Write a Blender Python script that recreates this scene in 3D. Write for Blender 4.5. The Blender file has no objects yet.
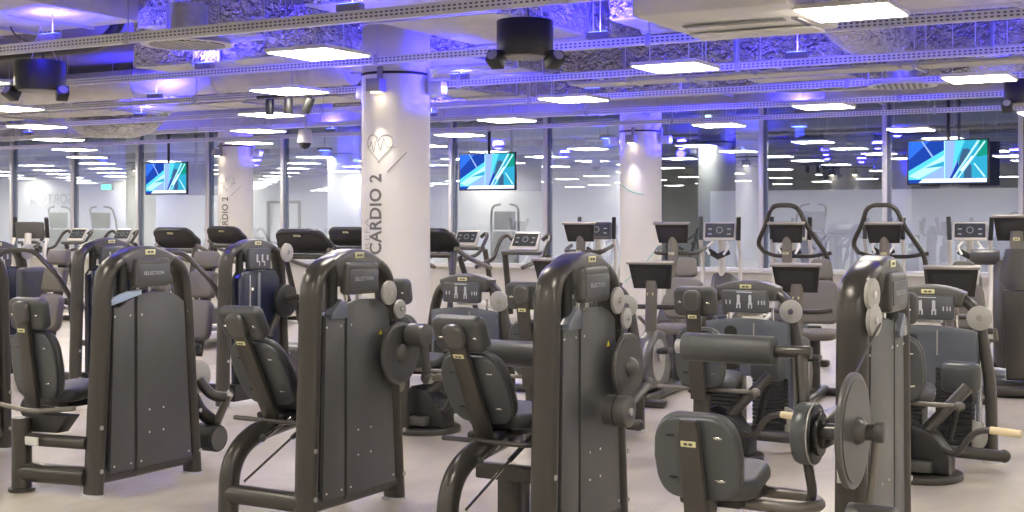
import bpy, bmesh, math, random
from mathutils import Vector, Matrix
random.seed(7)
PI = math.pi
SC = bpy.context.scene
COL = SC.collection

# ------------------------------------------------------------------ materials
def mat(name, color=(.5,.5,.5), rough=.5, metal=0.0, var=0.0, vscale=8.0, bump=0.0, bscale=60.0, emit=None, estr=0.0, spec=.5, coat=0.0):
    m = bpy.data.materials.new(name); m.use_nodes = True
    nt = m.node_tree; n = nt.nodes; l = nt.links
    b = n['Principled BSDF']
    b.inputs['Base Color'].default_value = (*color, 1)
    b.inputs['Roughness'].default_value = rough
    b.inputs['Metallic'].default_value = metal
    b.inputs['Specular IOR Level'].default_value = spec
    b.inputs['Coat Weight'].default_value = coat
    if emit:
        b.inputs['Emission Color'].default_value = (*emit, 1)
        b.inputs['Emission Strength'].default_value = estr
    tc = n.new('ShaderNodeTexCoord')
    if var > 0:
        nz = n.new('ShaderNodeTexNoise'); nz.inputs['Scale'].default_value = vscale; nz.inputs['Detail'].default_value = 4
        l.new(tc.outputs['Object'], nz.inputs['Vector'])
        cr = n.new('ShaderNodeValToRGB')
        cr.color_ramp.elements[0].position = .3; cr.color_ramp.elements[1].position = .7
        cr.color_ramp.elements[0].color = (*[max(0, c*(1-var)) for c in color], 1)
        cr.color_ramp.elements[1].color = (*[min(1, c*(1+var)) for c in color], 1)
        l.new(nz.outputs['Fac'], cr.inputs['Fac']); l.new(cr.outputs['Color'], b.inputs['Base Color'])
    if bump > 0:
        nb = n.new('ShaderNodeTexNoise'); nb.inputs['Scale'].default_value = bscale; nb.inputs['Detail'].default_value = 3
        l.new(tc.outputs['Object'], nb.inputs['Vector'])
        bp = n.new('ShaderNodeBump'); bp.inputs['Strength'].default_value = bump; bp.inputs['Distance'].default_value = .02
        l.new(nb.outputs['Fac'], bp.inputs['Height']); l.new(bp.outputs['Normal'], b.inputs['Normal'])
    return m

M = {}
M['frame']   = mat('bronze_grey_frame_paint', (.076,.071,.067), .30, .4, var=.06, vscale=5)
M['frame2']  = mat('light_bronze_paint', (.19,.175,.16), .36, .4, var=.06)
M['cowl']    = mat('charcoal_cowl_plastic', (.095,.093,.092), .34, .1)
M['plate']   = mat('grey_cover_plate', (.090,.091,.093), .38, .15, var=.03)
M['panel']   = mat('display_panel_grey', (.10,.104,.118), .28, .1)
M['pad']     = mat('charcoal_upholstery', (.070,.072,.076), .45, 0, bump=.12, bscale=220)
M['pad2']    = mat('warm_grey_upholstery', (.17,.158,.145), .5, 0, bump=.12, bscale=220)
M['padback'] = mat('slate_pad_shell', (.080,.086,.094), .32, .05)
M['black']   = mat('black_plastic', (.018,.018,.019), .4)
M['dark']    = mat('dark_interior', (.03,.03,.032), .6)
M['stack']   = mat('weight_stack_iron', (.05,.05,.054), .4, .5)
M['navy']    = mat('navy_guard_plastic', (.020,.025,.05), .22, .05)
M['slate']   = mat('slate_blue_guard', (.15,.165,.205), .2, .05)
M['ltblue']  = mat('pale_blue_plastic', (.36,.46,.62), .3)
M['chrome']  = mat('chrome', (.75,.74,.72), .18, 1.0)
M['silver']  = mat('silver_disc_plastic', (.42,.415,.40), .35, .15)
M['white']   = mat('white_plastic', (.78,.77,.75), .35)
M['whitetr'] = mat('light_grey_arm', (.62,.60,.57), .35, .15)
M['badge']   = mat('badge_cream_yellow', (.75,.72,.42), .35)
M['ink']     = mat('print_pale_grey', (.62,.65,.70), .5)
M['grip']    = mat('cream_grip', (.78,.66,.42), .55)
M['yellow']  = mat('warning_yellow', (.85,.75,.05), .5)
M['label']   = mat('label_paper', (.7,.7,.68), .6)
M['rubber']  = mat('rubber', (.03,.03,.03), .7)
M['screen']  = mat('console_glass', (.025,.027,.03), .38)
M['bezel']   = mat('console_bezel', (.3,.28,.26), .4)
M['colw']    = mat('column_white_paint', (.74,.72,.69), .55, var=.02, vscale=3)
M['ctext']   = mat('column_letter_grey', (.17,.165,.16), .6)
M['ctext2']  = mat('column_thin_letter_grey', (.42,.41,.40), .6)
M['green']   = mat('green_tape', (.05,.45,.36), .5)
M['ceil']    = mat('ceiling_concrete', (.13,.12,.13), .8, var=.15, vscale=1.5)
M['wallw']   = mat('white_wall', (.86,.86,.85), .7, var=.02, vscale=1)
M['sillw']   = mat('low_wall_grey', (.55,.53,.50), .6, var=.03)
M['alu']     = mat('aluminium_mullion', (.66,.66,.70), .4, .3)
M['darkalu'] = mat('dark_blue_gasket', (.13,.15,.22), .4)
M['steel']   = mat('galvanised_steel', (.55,.55,.60), .38, .75, var=.1, vscale=14)
M['duct']    = mat('painted_duct', (.60,.60,.64), .5, .2, var=.05, vscale=3)
M['ducttop'] = mat('floor_lit_insulation', (.66,.64,.60), .5, .1, var=.07, vscale=4, bump=.25, bscale=9)  # duct insulation; cream tone has the floor's bounced light put into the colour
M['acw']     = mat('ac_white', (.80,.79,.76), .45)
M['grey']    = mat('vent_grey', (.30,.29,.30), .5)
M['gpole']   = mat('pole_black', (.012,.012,.014), .4)

def foil_mat():
    m = mat('crinkled_foil', (.78,.77,.80), .26, .85)
    nt = m.node_tree; n = nt.nodes; l = nt.links; b = n['Principled BSDF']
    tc = n.new('ShaderNodeTexCoord')
    nz = n.new('ShaderNodeTexNoise'); nz.inputs['Scale'].default_value = 3.5; nz.inputs['Detail'].default_value = 5; nz.inputs['Roughness'].default_value = .6
    l.new(tc.outputs['Object'], nz.inputs['Vector'])
    vm = n.new('ShaderNodeVectorMath'); vm.operation = 'MULTIPLY_ADD'; vm.inputs[1].default_value = (.5,.5,.5)
    l.new(nz.outputs['Color'], vm.inputs[0]); l.new(tc.outputs['Object'], vm.inputs[2])
    v = n.new('ShaderNodeTexVoronoi'); v.inputs['Scale'].default_value = 7; v.feature = 'F1'
    v2 = n.new('ShaderNodeTexVoronoi'); v2.inputs['Scale'].default_value = 17; v2.feature = 'F1'
    l.new(vm.outputs[0], v.inputs['Vector']); l.new(vm.outputs[0], v2.inputs['Vector'])
    ad = n.new('ShaderNodeMath'); ad.operation = 'MULTIPLY_ADD'; ad.inputs[1].default_value = .5
    l.new(v2.outputs['Distance'], ad.inputs[0]); l.new(v.outputs['Distance'], ad.inputs[2])
    bp = n.new('ShaderNodeBump'); bp.inputs['Strength'].default_value = 1.0; bp.inputs['Distance'].default_value = .09
    l.new(ad.outputs[0], bp.inputs['Height']); l.new(bp.outputs['Normal'], b.inputs['Normal'])
    return m
M['foil'] = foil_mat()
M['grille'] = mat('grille', (.7,.7,.7), .5)

def rail_mat():
    m = mat('perforated_galvanised', (.8,.8,.83), .4, .3)
    nt = m.node_tree; n = nt.nodes; l = nt.links; b = n['Principled BSDF']
    tc = n.new('ShaderNodeTexCoord'); sp = n.new('ShaderNodeSeparateXYZ'); l.new(tc.outputs['Object'], sp.inputs[0])
    def mm(op, a, bb=None):
        q = n.new('ShaderNodeMath'); q.operation = op
        for i, s in enumerate((a, bb)):
            if s is None: continue
            if isinstance(s, (int, float)): q.inputs[i].default_value = s
            else: l.new(s, q.inputs[i])
        return q.outputs[0]
    fx = mm('FRACT', mm('MULTIPLY', sp.outputs['X'], 1/.046))
    a = mm('LESS_THAN', fx, .55)
    z = mm('ABSOLUTE', sp.outputs['Z'])
    c = mm('MULTIPLY', mm('LESS_THAN', z, .020), mm('GREATER_THAN', z, .007))
    h = mm('MULTIPLY', a, c)
    mx = n.new('ShaderNodeMix'); mx.data_type = 'RGBA'
    l.new(h, mx.inputs[0]); mx.inputs[6].default_value = (.80,.80,.84,1); mx.inputs[7].default_value = (.14,.14,.18,1)
    l.new(mx.outputs[2], b.inputs['Base Color'])
    return m
M['rail'] = rail_mat()

def floor_mat():
    m = mat('mottled_vinyl_floor', (.6,.57,.53), .33)
    nt = m.node_tree; n = nt.nodes; l = nt.links; b = n['Principled BSDF']
    tc = n.new('ShaderNodeTexCoord')
    n1 = n.new('ShaderNodeTexNoise'); n1.inputs['Scale'].default_value = 1.6; n1.inputs['Detail'].default_value = 7; n1.inputs['Roughness'].default_value = .6; n1.inputs['Distortion'].default_value = 1.0
    mp = n.new('ShaderNodeMapping'); mp.inputs['Scale'].default_value = (1.0,.55,1)
    mp.inputs['Rotation'].default_value = (0,0,.5)
    l.new(tc.outputs['Object'], mp.inputs[0]); l.new(mp.outputs[0], n1.inputs['Vector'])
    cr = n.new('ShaderNodeValToRGB'); e = cr.color_ramp.elements
    e[0].position = .35; e[0].color = (.43,.39,.335,1); e[1].position = .68; e[1].color = (.61,.56,.49,1)
    l.new(n1.outputs['Fac'], cr.inputs['Fac']); l.new(cr.outputs['Color'], b.inputs['Base Color'])
    return m
M['floor'] = floor_mat()

def emis(name, color, s):
    m = bpy.data.materials.new(name); m.use_nodes = True
    n = m.node_tree.nodes; n.clear()
    e = n.new('ShaderNodeEmission'); e.inputs[0].default_value = (*color,1); e.inputs[1].default_value = s
    o = n.new('ShaderNodeOutputMaterial'); m.node_tree.links.new(e.outputs[0], o.inputs[0])
    return m
M['lamp']  = emis('panel_diffuser', (1.0,.92,.79), 20.0)
M['blue']  = emis('blue_led', (.05,.08,1.0), 14.0)
M['spotw'] = emis('warm_spot_lens', (1,.85,.6), 12.0)
M['exit']  = emis('green_sign_glow', (.2,.9,.7), 1.2)
TVM = [emis('tv_'+k, c, s*.72) for k, c, s in (
    ('deep_blue', (.015,.06,.40), .9), ('blue', (.03,.15,.75), 1.0), ('cyan', (.10,.62,.85), 1.0), ('pale_cyan', (.45,.85,1.0), 1.0),
    ('green', (.01,.30,.22), .9), ('slate', (.05,.12,.24), .9), ('white', (.85,1.0,1.0), 1.1), ('periwinkle', (.28,.42,.85), 1.0), ('teal', (.03,.35,.55), 1.0))]
M['con_glow'] = emis('console_graphics', (.5,.55,.58), .38)
M['con_blue'] = emis('console_purple_graphics', (.12,.12,.45), .8)

def glass_mat():
    m = bpy.data.materials.new('partition_glass'); m.use_nodes = True
    nt = m.node_tree; n = nt.nodes; n.clear(); l = nt.links
    g = n.new('ShaderNodeBsdfGlossy'); g.inputs['Color'].default_value = (.85,.95,1.0,1); g.inputs['Roughness'].default_value = .0
    t = n.new('ShaderNodeBsdfTransparent'); t.inputs['Color'].default_value = (.93,.97,1.0,1)
    mx = n.new('ShaderNodeMixShader'); mx.inputs[0].default_value = .24
    o = n.new('ShaderNodeOutputMaterial')
    l.new(t.outputs[0], mx.inputs[1]); l.new(g.outputs[0], mx.inputs[2]); l.new(mx.outputs[0], o.inputs[0])
    return m
M['glass'] = glass_mat()

def grille_fix():
    m = M['grille']; nt = m.node_tree; n = nt.nodes; l = nt.links; b = n['Principled BSDF']
    tc = n.new('ShaderNodeTexCoord'); ck = n.new('ShaderNodeTexChecker'); ck.inputs['Scale'].default_value = 22
    mp = n.new('ShaderNodeMapping'); mp.inputs['Rotation'].default_value = (0,0,.6)
    l.new(tc.outputs['Object'], mp.inputs[0]); l.new(mp.outputs[0], ck.inputs['Vector'])
    ck.inputs['Color1'].default_value = (.62,.62,.60,1); ck.inputs['Color2'].default_value = (.03,.03,.03,1)
    l.new(ck.outputs['Color'], b.inputs['Base Color'])
grille_fix()

# ------------------------------------------------------------------ mesh builder
def T(x=0,y=0,z=0): return Matrix.Translation((x,y,z))
def RX(a): return Matrix.Rotation(a,4,'X')
def RY(a): return Matrix.Rotation(a,4,'Y')
def RZ(a): return Matrix.Rotation(a,4,'Z')

def fillet(pts, r=.08, n=6):
    pts = [Vector(p) for p in pts]; out = [pts[0]]
    for i in range(1, len(pts)-1):
        a, b, c = pts[i-1], pts[i], pts[i+1]
        rr = r[i-1] if isinstance(r, (list,tuple)) else r
        d1 = min(rr, (a-b).length*.49); d2 = min(rr, (c-b).length*.49)
        p1 = b+(a-b).normalized()*d1; p2 = b+(c-b).normalized()*d2
        for k in range(n+1):
            t = k/n; out.append(p1*(1-t)**2 + b*2*t*(1-t) + p2*t*t)
    out.append(pts[-1]); return out

class MB:
    def __init__(s, Mx=None): s.bm = bmesh.new(); s.M = Mx or Matrix.Identity(4)
    def _tag(s, geom_faces, mi, smooth=True):
        for f in geom_faces: f.material_index = mi; f.smooth = smooth
    def _merge(s, b2, X, mi):
        X = s.M @ (X or Matrix.Identity(4))
        vm = {}
        for v in b2.verts: vm[v] = s.bm.verts.new(X @ v.co)
        for f in b2.faces:
            try:
                nf = s.bm.faces.new([vm[v] for v in f.verts]); nf.material_index = mi; nf.smooth = True
            except ValueError: pass
        b2.free(); return s
    def box(s, c, d, bev=0.0, X=None, mi=0, seg=2):
        b = bmesh.new(); bmesh.ops.create_cube(b, size=1)
        for v in b.verts: v.co = Vector((v.co.x*d[0], v.co.y*d[1], v.co.z*d[2]))
        if bev > 0:
            bmesh.ops.bevel(b, geom=list(b.edges), offset=min(bev, min(d)*.49), segments=seg, profile=.5, affect='EDGES')
        for v in b.verts: v.co += Vector(c)
        return s._merge(b, X, mi)
    def cyl(s, p0, p1, r, r2=None, n=20, bev=0.0, X=None, mi=0):
        p0 = Vector(p0); p1 = Vector(p1); ax = p1-p0; L = ax.length
        b = bmesh.new(); bmesh.ops.create_cone(b, cap_ends=True, segments=n, radius1=r, radius2=(r if r2 is None else r2), depth=L)
        if bev > 0:
            es = [e for e in b.edges if abs(e.verts[0].co.z-e.verts[1].co.z) < 1e-6]
            bmesh.ops.bevel(b, geom=es, offset=bev, segments=2, profile=.5, affect='EDGES')
        q = ax.to_track_quat('Z','Y').to_matrix().to_4x4()
        mtx = Matrix.Translation((p0+p1)/2) @ q
        for v in b.verts: v.co = mtx @ v.co
        return s._merge(b, X, mi)
    def ball(s, c, r, X=None, mi=0, n=14):
        b = bmesh.new(); bmesh.ops.create_uvsphere(b, u_segments=n, v_segments=max(6,n//2), radius=1)
        rr = r if isinstance(r,(tuple,list)) else (r,r,r)
        for v in b.verts: v.co = Vector((v.co.x*rr[0]+c[0], v.co.y*rr[1]+c[1], v.co.z*rr[2]+c[2]))
        return s._merge(b, X, mi)
    def slab(s, pts, t, plane='YZ', off=0, bev=.01, X=None, mi=0, seg=2):
        """polygon (2D) extruded by t, centred at off on the plane's normal"""
        b = bmesh.new()
        def P(u,v,w):
            return Vector((w,u,v)) if plane=='YZ' else (Vector((u,w,v)) if plane=='XZ' else Vector((u,v,w)))
        a = [b.verts.new(P(u,v,off-t/2)) for u,v in pts]; c = [b.verts.new(P(u,v,off+t/2)) for u,v in pts]
        b.faces.new(a); b.faces.new(list(reversed(c)))
        N = len(pts)
        for i in range(N): b.faces.new([a[i], a[(i+1)%N], c[(i+1)%N], c[i]][::-1])
        bmesh.ops.recalc_face_normals(b, faces=b.faces)
        if bev > 0:
            sa, sc = set(a), set(c)
            es = [e for e in b.edges if (e.verts[0] in sa and e.verts[1] in sa) or (e.verts[0] in sc and e.verts[1] in sc)]
            bmesh.ops.bevel(b, geom=es, offset=min(bev,t*.49), segments=seg, profile=.5, affect='EDGES')
        return s._merge(b, X, mi)
    def sweep(s, pts, rx, ry=None, axis=None, n=14, X=None, mi=0, cap=True, sq=1.0):
        """tube; with axis (fixed normal of a planar path) the section is an oval rx along axis, ry across"""
        pts = [Vector(p) for p in pts]; ry = rx if ry is None else ry
        b = bmesh.new(); rings = []; prev = None
        for i, p in enumerate(pts):
            t = (pts[min(i+1,len(pts)-1)]-pts[max(i-1,0)]).normalized()
            if axis is not None:
                A = Vector(axis).normalized(); B = t.cross(A).normalized(); 
            else:
                if prev is None: 
                    ref = Vector((0,0,1)) if abs(t.z) < .9 else Vector((1,0,0)); A = (ref - t*ref.dot(t)).normalized()
                else: A = (prev - t*prev.dot(t)).normalized()
                prev = A; B = t.cross(A)
            k = i/(len(pts)-1)
            fx = rx(k) if callable(rx) else rx; fy = ry(k) if callable(ry) else ry
            ring = []
            for j in range(n):
                a = 2*PI*j/n; ca, sa = math.cos(a), math.sin(a)
                if sq != 1.0:
                    ca = math.copysign(abs(ca)**sq, ca); sa = math.copysign(abs(sa)**sq, sa)
                ring.append(b.verts.new(p + A*(fx*ca) + B*(fy*sa)))
            rings.append(ring)
        for i in range(len(rings)-1):
            for j in range(n):
                b.faces.new([rings[i][j], rings[i][(j+1)%n], rings[i+1][(j+1)%n], rings[i+1][j]])
        if cap: b.faces.new(rings[0][::-1]); b.faces.new(rings[-1])
        bmesh.ops.recalc_face_normals(b, faces=b.faces)
        return s._merge(b, X, mi)
    def poly(s, pts, mi=0):
        f = s.bm.faces.new([s.bm.verts.new(s.M @ Vector(p)) for p in pts]); f.material_index = mi; return s
    def build(s, name, m, parent=None, sharp=38):
        me = bpy.data.meshes.new(name)
        s.bm.normal_update(); s.bm.to_mesh(me); s.bm.free()
        for x in (m if isinstance(m,(list,tuple)) else [m]): me.materials.append(x)
        try: me.set_sharp_from_angle(angle=math.radians(sharp))
        except Exception: pass
        o = bpy.data.objects.new(name, me); COL.objects.link(o)
        if parent: o.parent = parent
        return o

def thing(name, label, cat, loc=(0,0,0), rz=0.0, group=None):
    o = bpy.data.objects.new(name, None); COL.objects.link(o); o.empty_display_size = .2
    o.location = loc; o.rotation_euler = (0,0,rz); o['label'] = label; o['category'] = cat
    if group: o['group'] = group
    return o
def tag(o, label, cat, group=None):
    o['label'] = label; o['category'] = cat
    if group: o['group'] = group
    return o
def struct(name, mb, m):
    o = mb.build(name, m); o['kind'] = 'structure'; return o
def copy_tree(o, parent=None):
    c = o.copy(); COL.objects.link(c); c.parent = parent
    for ch in list(o.children): copy_tree(ch, c)
    return c

# text as mesh -------------------------------------------------------------
def text_mesh(body, size, bold=0.0, spacing=1.0):
    cu = bpy.data.curves.new('lettering', 'FONT'); cu.body = body; cu.size = size; cu.offset = bold
    cu.space_character = spacing; cu.align_x = 'LEFT'; cu.resolution_u = 3
    o = bpy.data.objects.new('lettering', cu); COL.objects.link(o)
    bpy.context.view_layer.update()
    dg = bpy.context.evaluated_depsgraph_get()
    me = bpy.data.meshes.new_from_object(o.evaluated_get(dg))
    bpy.data.objects.remove(o); bpy.data.curves.remove(cu)
    return me
def text_obj(name, body, size, m, parent, fn, bold=0.0, spacing=1.0, cuts=0, fit=None):
    """fn maps flat text coords (u,v) -> Vector in parent space"""
    me = text_mesh(body, size, bold, spacing)
    if cuts:
        bm = bmesh.new(); bm.from_mesh(me)
        bmesh.ops.triangulate(bm, faces=bm.faces)
        bmesh.ops.subdivide_edges(bm, edges=[e for e in bm.edges if e.calc_length() > size*.15], cuts=cuts)
        bm.to_mesh(me); bm.free()
    k = fit/max(v.co.x for v in me.vertices) if fit else 1.0
    for v in me.vertices: v.co = fn(v.co.x*k, v.co.y)
    me.materials.clear(); me.materials.append(m)
    o = bpy.data.objects.new(name, me); COL.objects.link(o); o.parent = parent
    return o

# ------------------------------------------------------------------ camera
CAMZ = 1.66
cam = bpy.data.cameras.new('camera'); co = bpy.data.objects.new('camera', cam); COL.objects.link(co)
co.location = (0,0,CAMZ); co.rotation_euler = (PI/2, 0, math.radians(29.5))
cam.sensor_width = 36; cam.lens = 1306/1024*36; cam.shift_y = -36/1024; cam.clip_end = 200
SC.camera = co
def at(px, d, py=None, z=None):
    """world point seen at pixel column px at camera depth d"""
    xc = (px-512)/1306*d
    x = xc*math.cos(math.radians(29.5)) - d*math.sin(math.radians(29.5))
    y = xc*math.sin(math.radians(29.5)) + d*math.cos(math.radians(29.5))
    zz = z if z is not None else CAMZ-(py-220)*d/1306
    return Vector((x,y,zz))

# ------------------------------------------------------------------ setting
GY = 22.0      # glazed partition
XL, XR, YB, H = -40.0, 5.5, -11.0, 4.15
struct('floor', MB().box(((XL+XR)/2,(YB+38)/2,-.05),(XR-XL,38-YB,.1)), M['floor'])
mb = MB().box(((XL+XR)/2,(YB+38)/2,H+.05),(XR-XL,38-YB,.1))
struct('ceiling', mb, M['ceil'])
struct('wall_left', MB().box((XL-.05,(YB+38)/2,H/2),(.1,38-YB,H)), M['wallw'])
struct('wall_right', MB().box((XR+.05,(YB+38)/2,H/2),(.1,38-YB,H)), M['wallw'])
struct('wall_back', MB().box(((XL+XR)/2,YB-.05,H/2),(XR-XL,.1,H)), M['wallw'])
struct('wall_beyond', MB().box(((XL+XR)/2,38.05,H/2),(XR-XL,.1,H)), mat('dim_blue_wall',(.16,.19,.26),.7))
# lower white partitions in the hall beyond the glass
struct('wall_beyond_low', MB().box((-26.6,31.0,H/2),(26.6,.12,H)), M['wallw'])
struct('wall_beyond_panel', MB().box((-6.0,33.5,1.22),(13.5,.12,2.44)), M['wallw'])
struct('wall_low', MB().box(((XL+XR)/2,GY,.365),(XR-XL,.14,.73)).box(((XL+XR)/2,GY-.03,.745),(XR-XL,.24,.03),.008), M['sillw'])
mx = [-33.1+2.13*i for i in range(19)]
mx = [-5.3-2.13*i for i in range(-5,16)]
mx.sort()
for i in range(len(mx)-1):
    w = struct('window_%d'%(i+1), MB().box(((mx[i]+mx[i+1])/2,GY,(.76+H)/2),(2.13,.02,H-.76)), M['glass'])
for i, x in enumerate(mx):
    struct('trim_%d'%(i+1), MB().box((x,GY,(.76+H)/2),(.075,.16,H-.76),.006).box((x+.065,GY+.02,(.76+H)/2),(.055,.10,H-.76),.004,mi=1), [M['alu'],M['darkalu']])
struct('trim_30', MB().box(((XL+XR)/2,GY,.79),(XR-XL,.12,.06),.006), M['alu'])
struct('baseboard_low', MB().box(((XL+XR)/2,GY-.08,.05),(XR-XL,.02,.1)), M['alu'])
struct('trim_31', MB().box((-26,30.9,1.1),(.08,.05,2.2)).box((-24.8,30.9,1.1),(.08,.05,2.2)).box((-25.4,30.9,2.2),(1.28,.05,.08)), M['grey'])
# ceiling cross beams
for i, y in enumerate((5.5,9.7,18.2,26,32)):
    struct('trim_%d'%(40+i), MB().box(((XL+XR)/2,y,H-.14),(XR-XL,.35,.28)), M['ceil'])

# faint mirrored lettering on the partition wall beyond the glass
g = thing('wall_lettering', 'faint grey lettering behind the glass at far left', 'sign', (-36.2,30.9,2.2))
text_obj('letters', 'SORTOW', .5, mat('faint_grey_letters',(.55,.55,.56),.7), g, lambda u,v: Vector((1.8-u,-.03,v)), .004)
text_obj('letters', 'IKL', .5, bpy.data.materials['faint_grey_letters'], g, lambda u,v: Vector((1.3-u,-.03,v-.6)), .004)

# ------------------------------------------------------------------ columns
def column(x, y, label, r=.35, pw=24, text=True, phi0=0, tape=False, spots=(), zoff=0, led=True):
    c = thing('round_column', label, 'column', (x,y,0))
    MB().cyl((0,0,0),(0,0,H-.01),r,n=64).build('shaft', M['colw'], c)
    MB().cyl((0,0,0),(0,0,.09),r+.012,n=64).build('base_ring', M['alu'], c)
    # cable band
    MB().cyl((0,0,3.13),(0,0,3.155),r+.012,n=48).build('cable_band', M['black'], c)
    if text:
        vdir = math.atan2(-y,-x)          # towards camera
        R = r+.003
        def wrap(u0, z0):
            # text runs upward; u -> z, v -> to the left (text rotated 90 deg ccw)
            def fn(u,v):
                a = vdir - (u0 - v)/R * -1.0
                a = vdir + (u0-.055 - v)/R
                return Vector((R*math.cos(a), R*math.sin(a), z0+u))
            return fn
        text_obj('lettering', 'CARDIO 2', .205, M['ctext'], c, wrap(-.10,1.31), .005, 1.05, 1, fit=.81)
        text_obj('thin_lettering', 'STREFA', .14, M['ctext2'], c, wrap(-.245,1.20), -.0015, 1.05, 1, fit=.48)
        # heart with a pulse line
        hm = MB()
        def on(u,w,rr=R+.001): 
            a = vdir + u/rr; return Vector((rr*math.cos(a), rr*math.sin(a), w))
        hp = []
        for k in range(41):
            t = 2*PI*k/40
            hx = 16*math.sin(t)**3; hy = 13*math.cos(t)-5*math.cos(2*t)-2*math.cos(3*t)-math.cos(4*t)
            hp.append(on(-.18+hx*.0095, 2.40+hy*.0098))
        hm.sweep(hp, .0028, n=5)
        pl = [(-.30,2.42),(-.24,2.42),(-.22,2.47),(-.19,2.36),(-.15,2.50),(-.11,2.38),(-.07,2.50),(-.04,2.41),(.06,2.41)]
        q = []
        for i in range(len(pl)-1):
            for k in range(4):
                t = k/4; q.append(on(-.055+pl[i][0]*(1-t)+pl[i+1][0]*t,-.02+ pl[i][1]*(1-t)+pl[i+1][1]*t))
        q.append(on(pl[-1][0]-.055,pl[-1][1]-.02)); hm.sweep(q, .0025, n=5)
        hm.sweep([on(-.09+.20*t/6, 2.14+.20*t/6) for t in range(7)], .004, n=5)
        hm.build('heart_emblem', M['ctext'], c)
    if tape:
        vdir = math.atan2(-y,-x); R = r+.004
        for (u0,z0,u1,z1) in ((-.36,2.24,.05,2.08),(-.30,.62,.34,1.24)):
            pts = []
            for k in range(15):
                t = k/14; a = vdir+(u0+(u1-u0)*t)/R
                pts.append(Vector((R*math.cos(a),R*math.sin(a),z0+(z1-z0)*t + .03*math.sin(PI*t)*(-1))))
            MB().sweep(pts, .006, n=5).build('green_stripe', M['green'], c)
    for (ang, kind) in spots:      # fixture clamped to the band
        vdir = math.atan2(-y,-x)+ang
        X = Matrix.Translation((0,0,0)) @ RZ(vdir)
        f = MB(X).box((r+.11,0,3.0),(.15,.16,.13),.012).box((r+.02,0,3.1),(.04,.05,.2),.005).build('spot_lamp', M['grey'] if kind=='w' else M['alu'], c)
        ld = bpy.data.lights.new('spot_beam', 'SPOT'); lo = bpy.data.objects.new('spot_beam', ld); COL.objects.link(lo); lo.parent = c
        p = X @ Vector((r+.20,0,2.90)); lo.location = p
        if kind == 'w':
            MB(X).cyl((r+.11,0,2.932),(r+.11,0,2.925),.05,n=16).build('lens', M['spotw'], f)
            ld.energy = pw; ld.color = (1,.93,.80); ld.spot_size = math.radians(52); ld.spot_blend = 1.0
            tgt = X @ Vector((r+.0,0,1.7)); lo.rotation_euler = (tgt-p).to_track_quat('-Z','Y').to_euler()
        else:
            MB(X).box((r+.19,0,2.99),(.006,.12,.05),0).build('lens', M['blue'], f)
            ld.energy = 70; ld.color = (.03,.02,1.0); ld.shadow_soft_size = .08; ld.spot_size = math.radians(170); ld.spot_blend = .6
            lo.location = X @ Vector((r+.42,0,2.95)); lo.rotation_euler = ((X @ Vector((r-.1,0,3.7)))-lo.location).to_track_quat('-Z','Y').to_euler()
    return c
column(-7.65, 11.1, 'large white round column lettered CARDIO 2, nearest the camera', spots=((-.45,'w'),(1.15,'b'),(-2.4,'b')))
column(-8.94, 20.2, 'white round column with a thin green stripe near the glass', text=False, tape=True, spots=((-.35,'w'),(1.2,'b'),(-1.9,'b')))
column(-17.84, 20.2, 'distant white round column lettered CARDIO 2 beside the left television', spots=((-.9,'w'),(1.2,'b')))
# columns of the hall beyond the glass
for i, (px, d, lab) in enumerate(((141,34,'pale column behind the glass left of the left television'),
        (547,36,'pale column behind the glass just right of the middle television'),
        (581,44,'spotlit column behind the glass, left of the green-striped column'),
        (752,31,'tall pale column behind the glass between mullions, right of centre'),
        (843,38,'pale column behind the glass, left of the right television'),
        (905,42,'spotlit column behind the glass under the left end of the right television'),
        (985,40,'spotlit column behind the glass under the right end of the right television'))):
    p = at(px, d, z=0)
    column(p.x, min(p.y,37.2), lab, r=.38, pw=14, text=False, spots=((-.3,'w'),))

DUCTS = []
def top_at(x, y, z=3.2, pad=.05):
    zs = [d[4] for d in DUCTS if d[0]-pad < x < d[1]+pad and d[2]-pad < y < d[3]+pad and d[4] > z-.02]
    return min(zs) if zs else H
# ------------------------------------------------------------------ ducts
def box_duct(label, x0,x1,y0,y1,z0,z1, m='foil', bottom='ducttop', joints='x', name='insulated_duct', cat='duct'):
    t = thing(name, label, cat, ((x0+x1)/2,(y0+y1)/2,z0))
    dx,dy,dz = x1-x0,y1-y0,z1-z0
    DUCTS.append((x0,x1,y0,y1,z0,z1))
    nh = max(2, min(9, int(max(dx,dy)/2.2)))
    for q in range(nh):
        a = -.5+(q+.5)/nh
        if dx >= dy:
            hx, w2 = a*dx+.3, dy/2+.05
            hb = MB().box((hx,0,-.02),(.04,2*w2+.06,.025)).cyl((hx,-w2,-.05),(hx,-w2,H-z0),.007,n=6).cyl((hx,w2,-.05),(hx,w2,H-z0),.007,n=6)
        else:
            hy, w2 = a*dy, dx/2+.05
            hb = MB().box((0,hy,-.02),(2*w2+.06,.04,.025)).cyl((-w2,hy,-.05),(-w2,hy,H-z0),.007,n=6).cyl((w2,hy,-.05),(w2,hy,H-z0),.007,n=6)
        hb.build('trapeze_hanger', M['steel'], t)
    MB().box((0,0,dz/2+.004),(dx,dy,dz-.008),.012).build('casing', M[m], t)
    if bottom: MB().box((0,0,.0),(dx-.03,dy-.03,.008)).build('bottom_sheet', M[bottom], t)  # underside coloured cream for light bouncing up off the floor
    n = int((dx if joints=='x' else dy)/1.3)
    for k in range(n):
        a = -.5+(k+.5)/n
        if joints=='x': MB().box((a*dx,0,dz/2),(.04,dy+.03,dz+.03),.004).build('joint_flange', M['steel'], t)
        else: MB().box((0,a*dy,dz/2),(dx+.03,.04,dz+.03),.004).build('joint_flange', M['steel'], t)
    return t
box_duct('long foil wrapped box duct running across behind the third rail', -8.4,5.2,13.9,14.7-.05-.15,3.42,3.98)
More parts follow.
